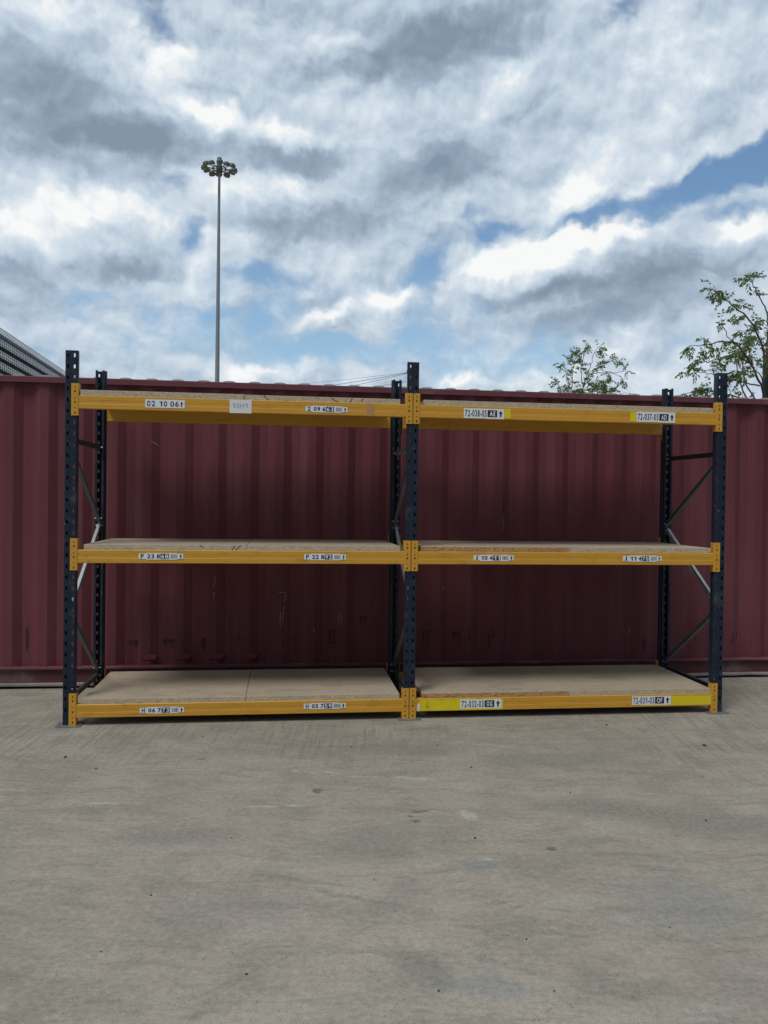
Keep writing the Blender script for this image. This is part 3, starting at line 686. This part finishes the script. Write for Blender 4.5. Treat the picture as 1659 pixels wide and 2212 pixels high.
rect(m_, x0, x1, zc - .049, zc + .048, 0, 3); put_text(m_, '10H1', x0 + .020, x1 - .028, zc - .013, zc + .021, 1, 4, .01)
o = m_.build('paper_label', SM, b_, recalc=False); o['label'] = 'white paper with faded grey 10H1'
sticker_small(b_, 1.6661 - ox, 1.9694 - ox, 2.2605 - oz, '2 09 6', '63', 'white sticker reading 2 09 663 with barcode')
def tape(parent, x0, x1, z0, z1, mt, label, name='tape', lvl=-.4, torn=0.004, seed=1):
    m_ = MB(); r_ = random.Random(seed); n_ = max(3, int((x1 - x0) / .03)); y = YS - lvl * .0005
    top = [(x0 + (x1 - x0) * k / n_, z1 + r_.uniform(-torn, torn * .3)) for k in range(n_ + 1)]
    vs = [(x_, y, z0) for x_, _ in top] + [(x_, y, z_) for x_, z_ in top]
    m_.add(vs, [(k, k + 1, n_ + 2 + k, n_ + 1 + k) for k in range(n_)])
    o = m_.build(name, [mt], parent, recalc=False); o['label'] = label
    return o
tape(b_, 2.1075 - ox, 2.1584 - ox, .001, .090, M_clear, 'shiny strip of clear brown packing tape', torn=.001)
b_, ox, oz = F(1, 2)
sticker_big(b_, 2.8278 - ox, 3.1336 - ox, 2.2603 - oz, '72-038-05', 'AE', 'white sticker reading 72-038-05 AE with an upward arrow')
tape(b_, 3.1355 - ox, 3.1851 - ox, 2.2285 - oz, 2.301 - oz, M_tape, 'small square of yellow tape')
sticker_big(b_, 4.1635 - ox, 4.4737 - ox, 2.268 - oz, '72-037-05', 'AD', 'white sticker reading 72-037-05 AD with an upward arrow', .076)
tape(b_, 4.1126 - ox, 4.1618 - ox, 2.230 - oz, 2.301 - oz, M_tape, 'small square of yellow tape', seed=5)
b_, ox, oz = F(0, 1)
sticker_small(b_, .5083 - ox, .8165 - ox, 1.192 - oz, 'P 23 8', '68', 'white sticker reading P 23 868 with barcode')
sticker_small(b_, 1.6681 - ox, 1.9709 - ox, 1.192 - oz, 'P 22 8', '92', 'white sticker reading P 22 892 with barcode')
b_, ox, oz = F(1, 1)
sticker_small(b_, 2.9172 - ox, 3.2237 - ox, 1.1907 - oz, 'J 10 4', '11', 'white sticker reading J 10 411 with barcode')
sticker_small(b_, 4.0749 - ox, 4.384 - ox, 1.1907 - oz, 'J 11 4', '70', 'white sticker reading J 11 470 with barcode')
b_, ox, oz = F(0, 0)
sticker_small(b_, .5258 - ox, .8329 - ox, .102 - oz, 'H 06 7', '73', 'white sticker reading H 06 773 with barcode')
sticker_small(b_, 1.6775 - ox, 1.9823 - ox, .1105 - oz, 'H 05 7', '59', 'white sticker reading H 05 759 with barcode')
b_, ox, oz = F(1, 0)
sticker_big(b_, 2.8319 - ox, 3.1455 - ox, .1052 - oz, '72-032-03', 'OG', 'white sticker reading 72-032-03 OG with an upward arrow', .066)
sticker_big(b_, 4.1667 - ox, 4.4775 - ox, .1073 - oz, '72-031-03', 'OF', 'white sticker reading 72-031-03 OF with an upward arrow', .066)
t_ = tape(b_, 2.5266 - ox, 3.160 - ox, .0605 - oz, .1475 - oz, M_tape, 'long strip of yellow tape marked with a handwritten 6', torn=.010, seed=3)
tape(b_, 2.5099 - ox, 2.5262 - ox, .060 - oz, .118 - oz, M_paper, 'scrap of white paper beside the yellow tape', 'paper_scrap', torn=.012)
tape(b_, 4.2404 - ox, 4.8055 - ox, .066 - oz, .1405 - oz, M_tape, 'strip of bright yellow tape reaching the right end', torn=.003, seed=8)
# the handwritten 6 is ink on the tape
pts = [(.016, .052), (.009, .046), (.004, .034), (.001, .020), (.003, .008), (.010, .002), (.018, .003), (.023, .010), (.020, .018), (.012, .021), (.005, .015), (.003, .010)]
vs = []; fs = []
for (xa, za), (xb, zb) in zip(pts, pts[1:]):
    d = Vector((xb - xa, zb - za)).normalized() * .0014; k = len(vs); y = YS - .2 * .0005
    vs += [(xa - d.y, y, za + d.x), (xa + d.y, y, za - d.x), (xb + d.y + d.x, y, zb - d.x + d.y), (xb - d.y + d.x, y, zb + d.x + d.y)]; fs.append((k, k + 1, k + 2, k + 3))
m_ = MB(); m_.add([(x_ + 2.577 - ox, y_, z_ + .078 - oz) for x_, y_, z_ in vs], fs); m_.build('pen_mark', [M_ink], b_, recalc=False)['label'] = 'handwritten number 6 in black pen'
# ------------------------------------------------------------------ chipboard shelf boards (each lies loose on the beams)
RM = Matrix.Translation((RX, RY, 0)) @ Matrix.Rotation(RTH, 4, 'Z')
def board(x0, x1, y0, y1, z, label, orange=False, th=.0375, tilt=0.0, marks=(), skew=0.0, cut=0.0):
    m_ = MB(); hx, hy = (x1 - x0) / 2, (y1 - y0) / 2; c = .002
    vs = []
    for zz, i in ((0, 0), (th - c, 0), (th, c)):
        vs += [(-hx + i, -hy + i, zz), (hx - i, -hy + i, zz), (hx - i, hy - i, zz), (-hx + i, hy - i, zz)]
    m_.add(vs, [(0, 3, 2, 1), (8, 9, 10, 11)] + [(4 + k, 4 + (k + 1) % 4, 8 + (k + 1) % 4, 8 + k) for k in range(4)], 0)
    m_.add(vs, [(k, (k + 1) % 4, 4 + (k + 1) % 4, 4 + k) for k in range(4)], 1)
    for (xa, za), (xb, zb) in marks:
        d = Vector((xb - xa, zb - za)).normalized() * .003
        m_.add([(xa - d.y - x0 - hx, -hy - .0008, za + d.x), (xa + d.y - x0 - hx, -hy - .0008, za - d.x), (xb + d.y - x0 - hx, -hy - .0008, zb - d.x), (xb - d.y - x0 - hx, -hy - .0008, zb + d.x)], [(0, 1, 2, 3)], 2)
    o = m_.build('shelf_board', [M_btop, M_bedgeo if orange else M_bedge, M_mark], None, recalc=False)
    o.matrix_world = RM @ Matrix.Translation(((x0 + x1) / 2, (y0 + y1) / 2, z + .0005)) @ Matrix.Rotation(skew, 4, 'Z') @ Matrix.Rotation(tilt, 4, 'Y')
    tag(o, label, 'shelf board', 'chipboard shelf boards')
M_mark = mat('dark_pencil_mark', (.07, .05, .045), .8, var=.2)
Zt = [z + BH for z in LEV]
board(.133, 1.2606, .004, .912, Zt[0], 'stained chipboard board on the bottom shelf beside the left end upright', skew=.001)
board(1.2636, 2.377, .006, .914, Zt[0], 'chipboard board on the bottom shelf directly left of the middle upright')
board(2.545, 3.672, .002, .912, Zt[0], 'orange-edged chipboard board on the bottom shelf above yellow tape marked 6', True)
board(3.6745, 4.806, .004, .914, Zt[0], 'pale-edged chipboard board on the bottom shelf above the 72-031-03 sticker')
board(.133, 1.2575, .003, .914, Zt[1], 'chipboard board on the middle shelf above the P 23 868 sticker', marks=(((1.155, .004), (1.175, .034)), ((1.18, .002), (1.215, .036)), ((.93, .036), (.95, .020))))
board(1.2592, 2.3665, .004, .914, Zt[1], 'chipboard board on the middle shelf above the P 22 892 sticker')
board(2.523, 3.648, .003, .914, Zt[1], 'orange-edged chipboard board on the middle shelf above the J 10 411 sticker', True)
board(3.6505, 4.789, .004, .914, Zt[1], 'pale-edged chipboard board on the middle shelf above the J 11 470 sticker')
board(.1035, 1.2253, -.001, .912, Zt[2], 'chipboard board on the top shelf above the 02 10 06 sticker', th=.0385)
board(1.228, 2.356, .012, .918, Zt[2], 'chipboard board with dark pencil arcs on its edge, top shelf above 2 09 663 sticker', marks=(((1.365, .036), (1.40, .006)), ((1.53 + .32, .034), (1.53 + .35, .012)), ((1.88, .012), (1.905, .003)), ((1.985, .003), (2.005, .034)), ((2.07, .012), (2.085, .034))))
board(2.530, 3.652, .002, .912, Zt[2], 'chipboard board on the top shelf above the 72-038-05 sticker')
board(3.6545, 4.7835, .002, .914, Zt[2], 'chipboard board on the top shelf above the 72-037-05 sticker')
# ------------------------------------------------------------------ stacked galvanised rack frames behind the container, far left
SD = Vector((-.15905958, 1.0, 0)).normalized(); SA = math.atan2(SD.y, SD.x) - math.pi / 2
S0 = Vector((-5.06, 10.5, 0)) - SD * .55
SL = 9.5
def frame_mesh():
    m_ = MB(); T = .150; p0 = .105
    def near(x):   # near upright: slotted face looking to +x, flanges running away from it
        slotted_web(m_, .060, .098, 0, SL, (.079,), .088, SL - .05, 0, .011, .0135, .020, 0, fn=lambda a, z: (x + .004, z, a), hw=.017)
        slotted_web(m_, .098, .148, 0, SL, (.124,), .088, SL - .05, 0, .011, .0135, .020, 0, fn=lambda a, z: (x, z, a), hw=.017)
        m_.add([(x + .004, 0, .098), (x + .004, SL, .098), (x, SL, .098), (x, 0, .098)], [(0, 1, 2, 3)], 0)
        for zz, dx in ((.060, .012), (.148, .030)):
            m_.add([(x, 0, zz), (x, SL, zz), (x - dx, SL, zz), (x - dx, 0, zz)], [(0, 1, 2, 3)], 0)
        m_.add([(x - .11, 0, .0), (x - .11, SL, .0), (x - .11, SL, .15), (x - .11, 0, .15)], [(0, 1, 2, 3)], 1)  # dark sheets closing the gap; the recess shade is put into their colour
        m_.add([(x - .012, 0, .001), (x - .012, SL, .001), (x - .11, SL, .001), (x - .11, 0, .001)], [(0, 1, 2, 3)], 1)
    near(0.0)
    for yb in (.4, 2.6, 4.8, 7.0, 9.1):
        m_.box(-.95, -.09, yb, yb + .04, .03, .06, 0)
    m_.box(-1.0, -.95, 0, SL, .0, .10, 1)
    return m_.mesh('rack_frame', [M_stack, M_braced], weld=False)
M_stack = mat('bright_galvanised_steel', (.54, .565, .585), .5, metal=.2, vscale=5, var=.15)
fm = frame_mesh()
lab = ['topmost galvanised slotted rack frame of the stack behind the container at the left edge', 'galvanised slotted rack frame second from the top of the stack at the left edge',
       'galvanised slotted rack frame third from the top of the stack at the left edge', 'galvanised slotted rack frame fourth from the top of the stack at the left edge', 'galvanised slotted rack frame fifth from the top, just above the container roof', 'lowest galvanised rack frame of the stack behind the container roof']
for k in range(6):
    o = bpy.data.objects.new('rack_frame', fm); C.objects.link(o)
    o.location = (S0.x, S0.y, 3.822 - .150 * (k + 1)); o.rotation_euler = (0, 0, SA)
    tag(o, lab[k], 'rack frame', 'galvanised rack frames stacked behind the container')
zb = 3.822 - .9
tr = thing('storage_trestle', 'steel trestle carrying the stack of galvanised rack frames behind the container', 'trestle', (S0.x, S0.y, 0), SA)
for yb in (.9, 8.6):
    mb = MB(); mb.box(-1.05, .02, yb, yb + .12, zb - .12, zb - .002); mb.build('bearer', [M_braced], tr)
    for xb in (-1.0, -.1):
        mb = MB(); mb.box(xb, xb + .09, yb + .01, yb + .11, 0, zb - .121); mb.build('leg', [M_braced], tr)
# ------------------------------------------------------------------ high mast light, far behind
mast = thing('mast_light', 'tall grey high-mast light with a ring of floodlights rising behind the container', 'light mast', (-15.49, 73.6, 0))
mb = MB(); mb.tube([(0, 0, 0), (0, 0, 8), (0, 0, 16), (0, 0, 24), (0, 0, 32.6)], [.30, .235, .19, .15, .105], 16); pole = mb.build('pole', [M_mast], mast)
mb = MB(); mb.lathe([(.0, 33.0), (.2, 32.95), (.24, 32.7), (.24, 32.15), (.3, 32.0), (.3, 31.6), (.12, 31.5)], 16)
ring = []
for k in range(25): a = 2 * math.pi * k / 24; ring.append((.62 * math.cos(a), .62 * math.sin(a), 31.95))
mb.tube(ring, .055, 6)
for k in range(6):
    a = math.pi / 3 * k + .2; mb.tube([(0.2 * math.cos(a), .2 * math.sin(a), 32.0), (.62 * math.cos(a), .62 * math.sin(a), 31.95)], .04, 6)
mb.build('head_frame', [M_lamp], mast)
lp = MB(); mtl = Matrix.Rotation(R(22), 4, 'Y')
lp.lathe([(.0, .21), (.12, .20), (.22, .16), (.29, .06), (.32, -.10), (.33, -.13), (.30, -.14)], 18, 0, mtl)
lp.lathe([(.30, -.14), (.15, -.17), (0, -.18)], 18, 1, mtl)
lp.tube([(-.95, 0, -.02), (-.6, 0, -.02), (-.1, 0, .02)], .035, 6)
lme = lp.mesh('floodlight', [M_lamp, M_glass])
NF = 12
for k in range(NF):
    a = 2 * math.pi * (k + .35) / NF + (.05 if k % 3 == 0 else 0)
    o = bpy.data.objects.new('floodlight', lme); C.objects.link(o); o.parent = mast
    o.location = (1.36 * math.cos(a), 1.36 * math.sin(a), 32.0 + (.06 if k % 2 else -.03)); o.rotation_euler = (0, 0, a)
# ------------------------------------------------------------------ utility poles and overhead cables, behind the middle upright
up_ = thing('utility_pole', 'slim timber cable pole seen through the slots of the middle upright', 'utility pole', (1.27, 40, 0))
mb = MB(); mb.tube([(0, 0, 0), (0, 0, 4), (0, 0, 8.33)], [.15, .13, .10], 10); mb.build('pole', [M_wood], up_)
mb = MB(); mb.box(-.22, .1, -.05, .05, 8.02, 8.10); mb.tube([(-.2, 0, 8.1), (-.2, 0, 8.2)], .04, 8); mb.build('bracket', [M_lamp], up_)
def cable(a, b, sag, label, rad=.014):
    a, b = Vector(a), Vector(b); pts = []
    for k in range(17):
        t_ = k / 16; p = a.lerp(b, t_); p.z -= sag * 4 * t_ * (1 - t_); pts.append(p)
    m_ = MB(); m_.tube(pts, rad * .7, 5); o = m_.build('overhead_cable', [M_wire]); tag(o, label, 'cable', 'thin cables running left from the timber pole')
    return o
PX, PY = 1.27, 40
cable((PX - .15, PY, 8.10), (-12.0, 44, 7.40), .12, 'topmost thin overhead cable leaving the timber pole towards the left', .009)
cable((PX - .15, PY, 8.08), (-11.0, 40, 6.4), .18, 'thicker overhead cable just under the topmost one, leaving the timber pole', .016)
cable((PX - .15, PY, 8.06), (-10.0, 37, 5.5), .20, 'third overhead cable down, dropping more steeply from the timber pole', .014)
cable((PX - .12, PY, 7.66), (-6.2, 38, 6.2), .06, 'lower separate overhead cable passing behind the middle rear upright', .012)
cable((PX - .12, PY, 7.95), (.2, 38, 6.6), .0, 'short steep stay cable next to the middle upright', .007)
# ------------------------------------------------------------------ trees
def leaf_mat(name, a, b):
    m = bpy.data.materials.new(name); m.use_nodes = True
    N = NT(m.node_tree); bs = m.node_tree.nodes['Principled BSDF']
    gp = N.node('ShaderNodeNewGeometry')
    c = N.mix(N.noise(gp.outputs['Position'], 3.2, 3, .6), a, b)
    hs = N.node('ShaderNodeHueSaturation'); N.l.new(c, hs.inputs['Color']); N.l.new(N.math('MULTIPLY_ADD', gp.outputs['Random Per Island'], .8, .6), hs.inputs['Value'])
    N.l.new(hs.outputs[0], bs.inputs['Base Color']); bs.inputs['Roughness'].default_value = .55
    tr_ = N.node('ShaderNodeBsdfTranslucent'); N.l.new(hs.outputs[0], tr_.inputs[0])
    mx = N.node('ShaderNodeMixShader'); mx.inputs[0].default_value = .55
    N.l.new(bs.outputs[0], mx.inputs[1]); N.l.new(tr_.outputs[0], mx.inputs[2])
    o_ = [n_ for n_ in N.n if n_.type == 'OUTPUT_MATERIAL'][0]; N.l.new(mx.outputs[0], o_.inputs[0])
    return m
M_leaf = leaf_mat('fresh_green_leaf', (.12, .19, .055), (.20, .26, .09))
def leaf(m_, p, d, L, wd, rr):
    d = d.normalized(); s_ = d.cross(Vector((rr.uniform(-1, 1), rr.uniform(-1, 1), rr.uniform(-.4, 1)))).normalized(); nrm = s_.cross(d)
    a = p; c = p + d * L + Vector((0, 0, -.12 * L)); mid = p + d * L * .5 + nrm * L * .08
    m_.add([a, mid + s_ * wd, c, mid - s_ * wd, mid - nrm * wd * .5], [(0, 4, 2, 1), (0, 3, 2, 4)])
def spray(m_, wb, p, d, rr, size):
    """a drooping twig end with leaves in pairs"""
    n_ = rr.randint(3, 5); q = p; dd = d.normalized()
    for k in range(n_):
        dd = (dd + Vector((rr.uniform(-.3, .3), rr.uniform(-.3, .3), -.16))).normalized(); q2 = q + dd * size * .28
        for s_ in (-1, 1):
            sd_ = dd.cross(Vector((0, 0, 1))).normalized() * s_
            ld = (dd * .5 + sd_ * rr.uniform(.5, 1.0) + Vector((0, 0, rr.uniform(-1.0, .25))))
            leaf(m_, q2, ld, size * rr.uniform(.38, .62), size * rr.uniform(.09, .14), rr)
        q = q2
    leaf(m_, q, dd, size * .5, size * .12, rr)
def limb(wm, lm, pts, r0, r1, rr, twig=.3, dens=9.0, leafy=.35, size=.11, dens_k=1.0):
    """curved limb through pts, twigs along it, leaf sprays on the twigs"""
    r0 *= .72; P_ = [Vector(p) for p in pts]; Q = []
    n_ = len(P_)
    for i in range(n_ - 1):
        p0, p1, p2, p3 = P_[max(i - 1, 0)], P_[i], P_[i + 1], P_[min(i + 2, n_ - 1)]
        for k in range(6):
            t = k / 6; Q.append(.5 * ((2 * p1) + (p2 - p0) * t + (2 * p0 - 5 * p1 + 4 * p2 - p3) * t * t + (3 * p1 - p0 - 3 * p2 + p3) * t ** 3))
    Q.append(P_[-1])
    Q = [q + Vector((rr.uniform(-1, 1), rr.uniform(-1, 1), rr.uniform(-1, 1))) * .012 for q in Q]
    m_ = len(Q); wm.tube(Q, [r0 + (r1 - r0) * i / (m_ - 1) for i in range(m_)], 6)
    cum = [0]
    for a, b in zip(Q, Q[1:]): cum.append(cum[-1] + (b - a).length)
    L = cum[-1]; nt = max(2, int(L * dens * dens_k))
    for _ in range(nt):
        t = leafy + (1 - leafy) * rr.random() ** .8; s_ = t * L; i = max(k for k in range(len(cum)) if cum[k] <= s_ + 1e-9); i = min(i, m_ - 2)
        p = Q[i].lerp(Q[i + 1], rr.random()); ax = (Q[i + 1] - Q[i]).normalized()
        d = (ax * .6 + Vector((rr.uniform(-1, 1), rr.uniform(-1, 1), rr.uniform(-.6, .9)))).normalized()
        tl = twig * rr.uniform(.3, 1.0) * (1.15 - .6 * t); e = p + d * tl
        wm.tube([p, p.lerp(e, .5) + Vector((0, 0, .02)), e], [.0045, .0035, .0025], 4, cap=False)
        for k in range(rr.randint(2, 4)):
            pp = p.lerp(e, rr.uniform(.35, 1.0)); spray(lm, wm, pp, d + Vector((rr.uniform(-.8, .8), rr.uniform(-.8, .8), rr.uniform(-.4, .3))), rr, size * rr.uniform(.75, 1.2))
    spray(lm, wm, Q[-1], Q[-1] - Q[-3], rr, size); spray(lm, wm, Q[-1], Q[-1] - Q[-3] + Vector((.1, .1, -.2)), rr, size)
def tree(name, loc, trunk, limbs, label, cat, seed, **kw):
    rr = random.Random(seed); root = thing(name, label, cat, loc)
    wm, lm = MB(), MB(); o3 = Vector(loc)
    wm.tube([Vector(p) for p, _ in trunk], [r_ for _, r_ in trunk], 10)
    for pts, r0, r1, k2 in limbs:
        k_ = dict(kw); k_.update(k2); limb(wm, lm, pts, r0, r1, rr, **k_)
    wm.build('trunk', [M_bark], root, recalc=True); lm.build('crown', [M_leaf], root, recalc=False)
    return root
# right tree: trunk stands at (5.95, 12.2); limb points are local to it
B = Vector((5.95, 12.2, 0))
def Lc(x, z, dy): return Vector((x, 12.0 + dy, z)) - B + Vector((x * 0, 0, 0))
def sc3(x, z, dy):      # keep a branch where it is seen when it leans towards or away from the yard
    s_ = (12.0 + dy) / 12.0; return Vector((x * s_, 12.0 + dy, CAM_H + (z - CAM_H) * s_)) - B
RT = [
 ([(0, 0, 2.5), sc3(5.78, 3.3, .15), sc3(5.70, 3.77, .1), sc3(5.485, 4.33, .0), sc3(5.166, 4.615, -.2), sc3(4.85, 4.84, -.35)], .032, .006, dict(leafy=.5, dens=10)),
 ([sc3(5.70, 3.77, .1), sc3(5.72, 4.2, .2), sc3(5.68, 4.55, .25), sc3(5.53, 4.82, .2), sc3(5.43, 4.98, .15)], .02, .005, dict(leafy=.3, dens=9)),
 ([(0, 0, 2.2), sc3(5.70, 3.2, -.2), sc3(5.45, 3.75, -.35), sc3(5.20, 4.06, -.5), sc3(4.84, 4.03, -.6), sc3(4.60, 3.99, -.7)], .028, .005, dict(leafy=.5, dens=9)),
 ([sc3(5.45, 3.75, -.35), sc3(5.18, 3.85, -.2), sc3(4.84, 3.76, -.1), sc3(4.68, 3.74, .0), sc3(4.46, 3.64, .05)], .016, .004, dict(leafy=.3, dens=8, twig=.22)),
 ([sc3(5.62, 3.4, -.1), sc3(5.26, 3.48, .1), sc3(4.93, 3.57, .2), sc3(4.68, 3.60, .25)], .018, .004, dict(leafy=.25, dens=11, twig=.26)),
 ([sc3(5.22, 4.02, -.5), sc3(5.10, 4.16, -.45), sc3(5.01, 4.41, -.4)], .010, .004, dict(leafy=.4, dens=9, twig=.2)),
 ([(0, 0, 1.9), sc3(5.55, 3.05, .3), sc3(5.1, 3.28, .35), sc3(4.72, 3.32, .4), sc3(4.40, 3.25, .4)], .022, .004, dict(leafy=.3, dens=10, twig=.24)),
 ([sc3(5.6, 3.1, .1), sc3(5.4, 3.45, .4), sc3(5.33, 3.8, .55), sc3(5.42, 4.15, .6)], .02, .005, dict(leafy=.3, dens=11)),
 ([sc3(5.65, 3.3, .3), sc3(5.60, 3.6, .3), sc3(5.38, 3.62, .2), sc3(5.15, 3.6, .1)], .014, .004, dict(leafy=.2, dens=12)),
 ([sc3(5.5, 4.3, 0), sc3(5.42, 4.05, -.1), sc3(5.45, 3.85, -.1)], .010, .004, dict(leafy=.2, dens=12)),
 ([(0, 0, 2.6), (.1, .1, 3.4), (.05, .2, 4.2), (.15, .25, 5.0)], .04, .006, dict(leafy=.35, dens=11)),
 ([(0, 0, 2.4), (.35, -.1, 3.2), (.65, -.2, 3.9), (.8, -.2, 4.5)], .035, .006, dict(leafy=.35, dens=11)),
 ([(0, 0, 2.0), (.5, .3, 2.6), (1.0, .4, 3.0), (1.45, .5, 3.3)], .032, .006, dict(leafy=.35, dens=11)),
 ([(0, 0, 2.3), (.05, .6, 3.0), (-.1, 1.0, 3.6), (-.1, 1.2, 4.2)], .032, .006, dict(leafy=.35, dens=9)),
]
tree('sapling_tree', tuple(B), [((0, 0, 0), .085), ((.01, 0, .8), .07), ((0, 0, 1.9), .055), ((0, 0, 2.7), .04)], RT, 'large airy young tree rising beside the right end of the rack behind the container', 'tree', 21, twig=.30, size=.122, dens_k=.6)
B2 = Vector((3.45, 14.2, 0))
def s14(x, z, dy):
    s_ = (14.0 + dy) / 14.0; return Vector((x * s_, 14.0 + dy, CAM_H + (z - CAM_H) * s_)) - B2
ST = [
 ([(0, 0, 1.6), s14(3.42, 3.2, .1), s14(3.44, 3.55, .1), s14(3.504, 3.79, .1), s14(3.62, 3.90, .0), s14(3.80, 4.06, -.1), s14(4.08, 4.16, -.2)], .022, .004, dict(leafy=.62)),
 ([s14(3.50, 3.78, .1), s14(3.56, 3.98, .1), s14(3.62, 4.18, .1), s14(3.69, 4.36, .05)], .011, .003, dict(leafy=.3, dens=5)),
 ([s14(3.46, 3.60, .1), s14(3.42, 3.85, .2), s14(3.40, 4.05, .25), s14(3.377, 4.28, .3)], .012, .003, dict(leafy=.35)),
 ([s14(3.42, 3.9, .2), s14(3.46, 4.2, .3), s14(3.49, 4.40, .3)], .008, .003, dict(leafy=.4)),
 ([(0, 0, 1.4), s14(3.27, 3.3, -.1), s14(3.25, 3.58, -.15), s14(3.275, 3.97, -.2), s14(3.34, 4.22, -.2)], .014, .003, dict(leafy=.7, dens=5)),
 ([s14(3.265, 3.85, -.2), s14(3.23, 4.03, -.2), s14(3.18, 4.15, -.25)], .007, .003, dict(leafy=.5)),
 ([s14(3.255, 3.6, -.2), s14(3.19, 3.8, -.3), s14(3.12, 3.98, -.3), s14(3.05, 4.06, -.3)], .008, .003, dict(leafy=.4)),
 ([s14(3.60, 3.89, .0), s14(3.84, 3.92, -.2), s14(4.02, 3.92, -.3), s14(4.19, 3.95, -.35)], .010, .003, dict(leafy=.3)),
 ([s14(3.84, 3.92, -.2), s14(4.03, 3.88, -.1), s14(4.17, 3.78, -.1)], .007, .003, dict(leafy=.5, dens=6)),
 ([(0, 0, 1.7), s14(3.50, 3.3, .3), s14(3.62, 3.58, .4), s14(3.78, 3.70, .45), s14(3.92, 3.66, .5)], .014, .003, dict(leafy=.45)),
 ([s14(3.46, 3.6, .1), s14(3.56, 3.68, -.2), s14(3.70, 3.76, -.3), s14(3.82, 3.75, -.4)], .009, .003, dict(leafy=.25, dens=12)),
 ([s14(3.25, 3.55, -.1), s14(3.2, 3.7, .1), s14(3.15, 3.80, .2)], .008, .003, dict(leafy=.2)),
 ([s14(3.5, 3.5, .1), s14(3.65, 3.52, .2), s14(3.8, 3.56, .2)], .008, .003, dict(leafy=.1, dens=14)),
 ([(0, 0, 1.9), s14(3.8, 3.2, .2), s14(4.05, 3.50, .2), s14(4.22, 3.56, .2)], .010, .003, dict(leafy=.5)),
 ([(0, 0, 1.9), s14(3.2, 3.1, .2), s14(3.05, 3.45, .2), s14(3.02, 3.70, .2)], .010, .003, dict(leafy=.6, dens=6)),
]
tree('sapling_tree', tuple(B2), [((0, 0, 0), .055), ((.01, 0, .9), .045), ((0, 0, 1.9), .035)], ST, 'small sparse young tree peeping over the container roof right of the middle upright', 'tree', 33, twig=.17, size=.096, dens=6.2)
# dark post at the right edge
pb = thing('metal_post', 'dark metal post standing behind the tree at the right edge', 'post', (6.15, 12.9, 0))
mb = MB(); mb.tube([(0, 0, 0), (0, 0, 4.02)], .075, 12); mb.build('pole', [M_post], pb)
mb = MB(); mb.lathe([(.0, 4.06), (.06, 4.05), (.085, 4.03), (.085, 4.0)], 12); mb.build('cap', [M_post], pb)
# ------------------------------------------------------------------ pebbles and litter on the slab
def pebble(seed):
    bm = bmesh.new(); bmesh.ops.create_icosphere(bm, subdivisions=2, radius=1); rr = random.Random(seed)
    ph_ = [rr.uniform(0, 6) for _ in range(6)]
    for v in bm.verts:
        k = 1 + .18 * math.sin(v.co.x * 3 + ph_[0]) + .16 * math.sin(v.co.y * 4 + ph_[1]) + .12 * math.sin(v.co.z * 5 + ph_[2])
        v.co = Vector((v.co.x * k * 1.25, v.co.y * k, v.co.z * k * .62))
    zmin = min(v.co.z for v in bm.verts)
    for v in bm.verts: v.co.z -= zmin + .05
    me = bpy.data.meshes.new('pebble'); bm.to_mesh(me); bm.free(); me.materials.append(M_stone); return me
pm = [pebble(s_) for s_ in (1, 2, 3)]
PB = [(-1.94, 4.894, .016), (-1.679, 4.691, .011), (-.195, 5.172, .009), (.374, 5.235, .010), (.546, 4.802, .012), (.453, 3.784, .012), (1.629, 5.762, .014), (2.154, 5.301, .019), (1.653, 4.033, .010), (-.918, 3.197, .008), (-.443, 2.668, .008), (.199, 2.59, .008), (.542, 2.908, .007), (.578, 2.598, .006), (-.022, 3.351, .006), (-.976, 2.792, .006), (-1.2, 5.35, .009), (1.05, 4.4, .008), (1.9, 4.7, .009), (-.7, 3.75, .007), (1.1, 3.0, .006)]
for i, (x, y, s_) in enumerate(PB):
    o = bpy.data.objects.new('pebble', pm[i % 3]); C.objects.link(o); s_ *= .48; o.location = (x, y, 0); o.scale = (s_,) * 3; o.rotation_euler = (0, 0, i * 1.3)
    tag(o, 'small dark pebble lying on the bare concrete in front of the rack', 'pebble', 'pebbles scattered on the concrete')
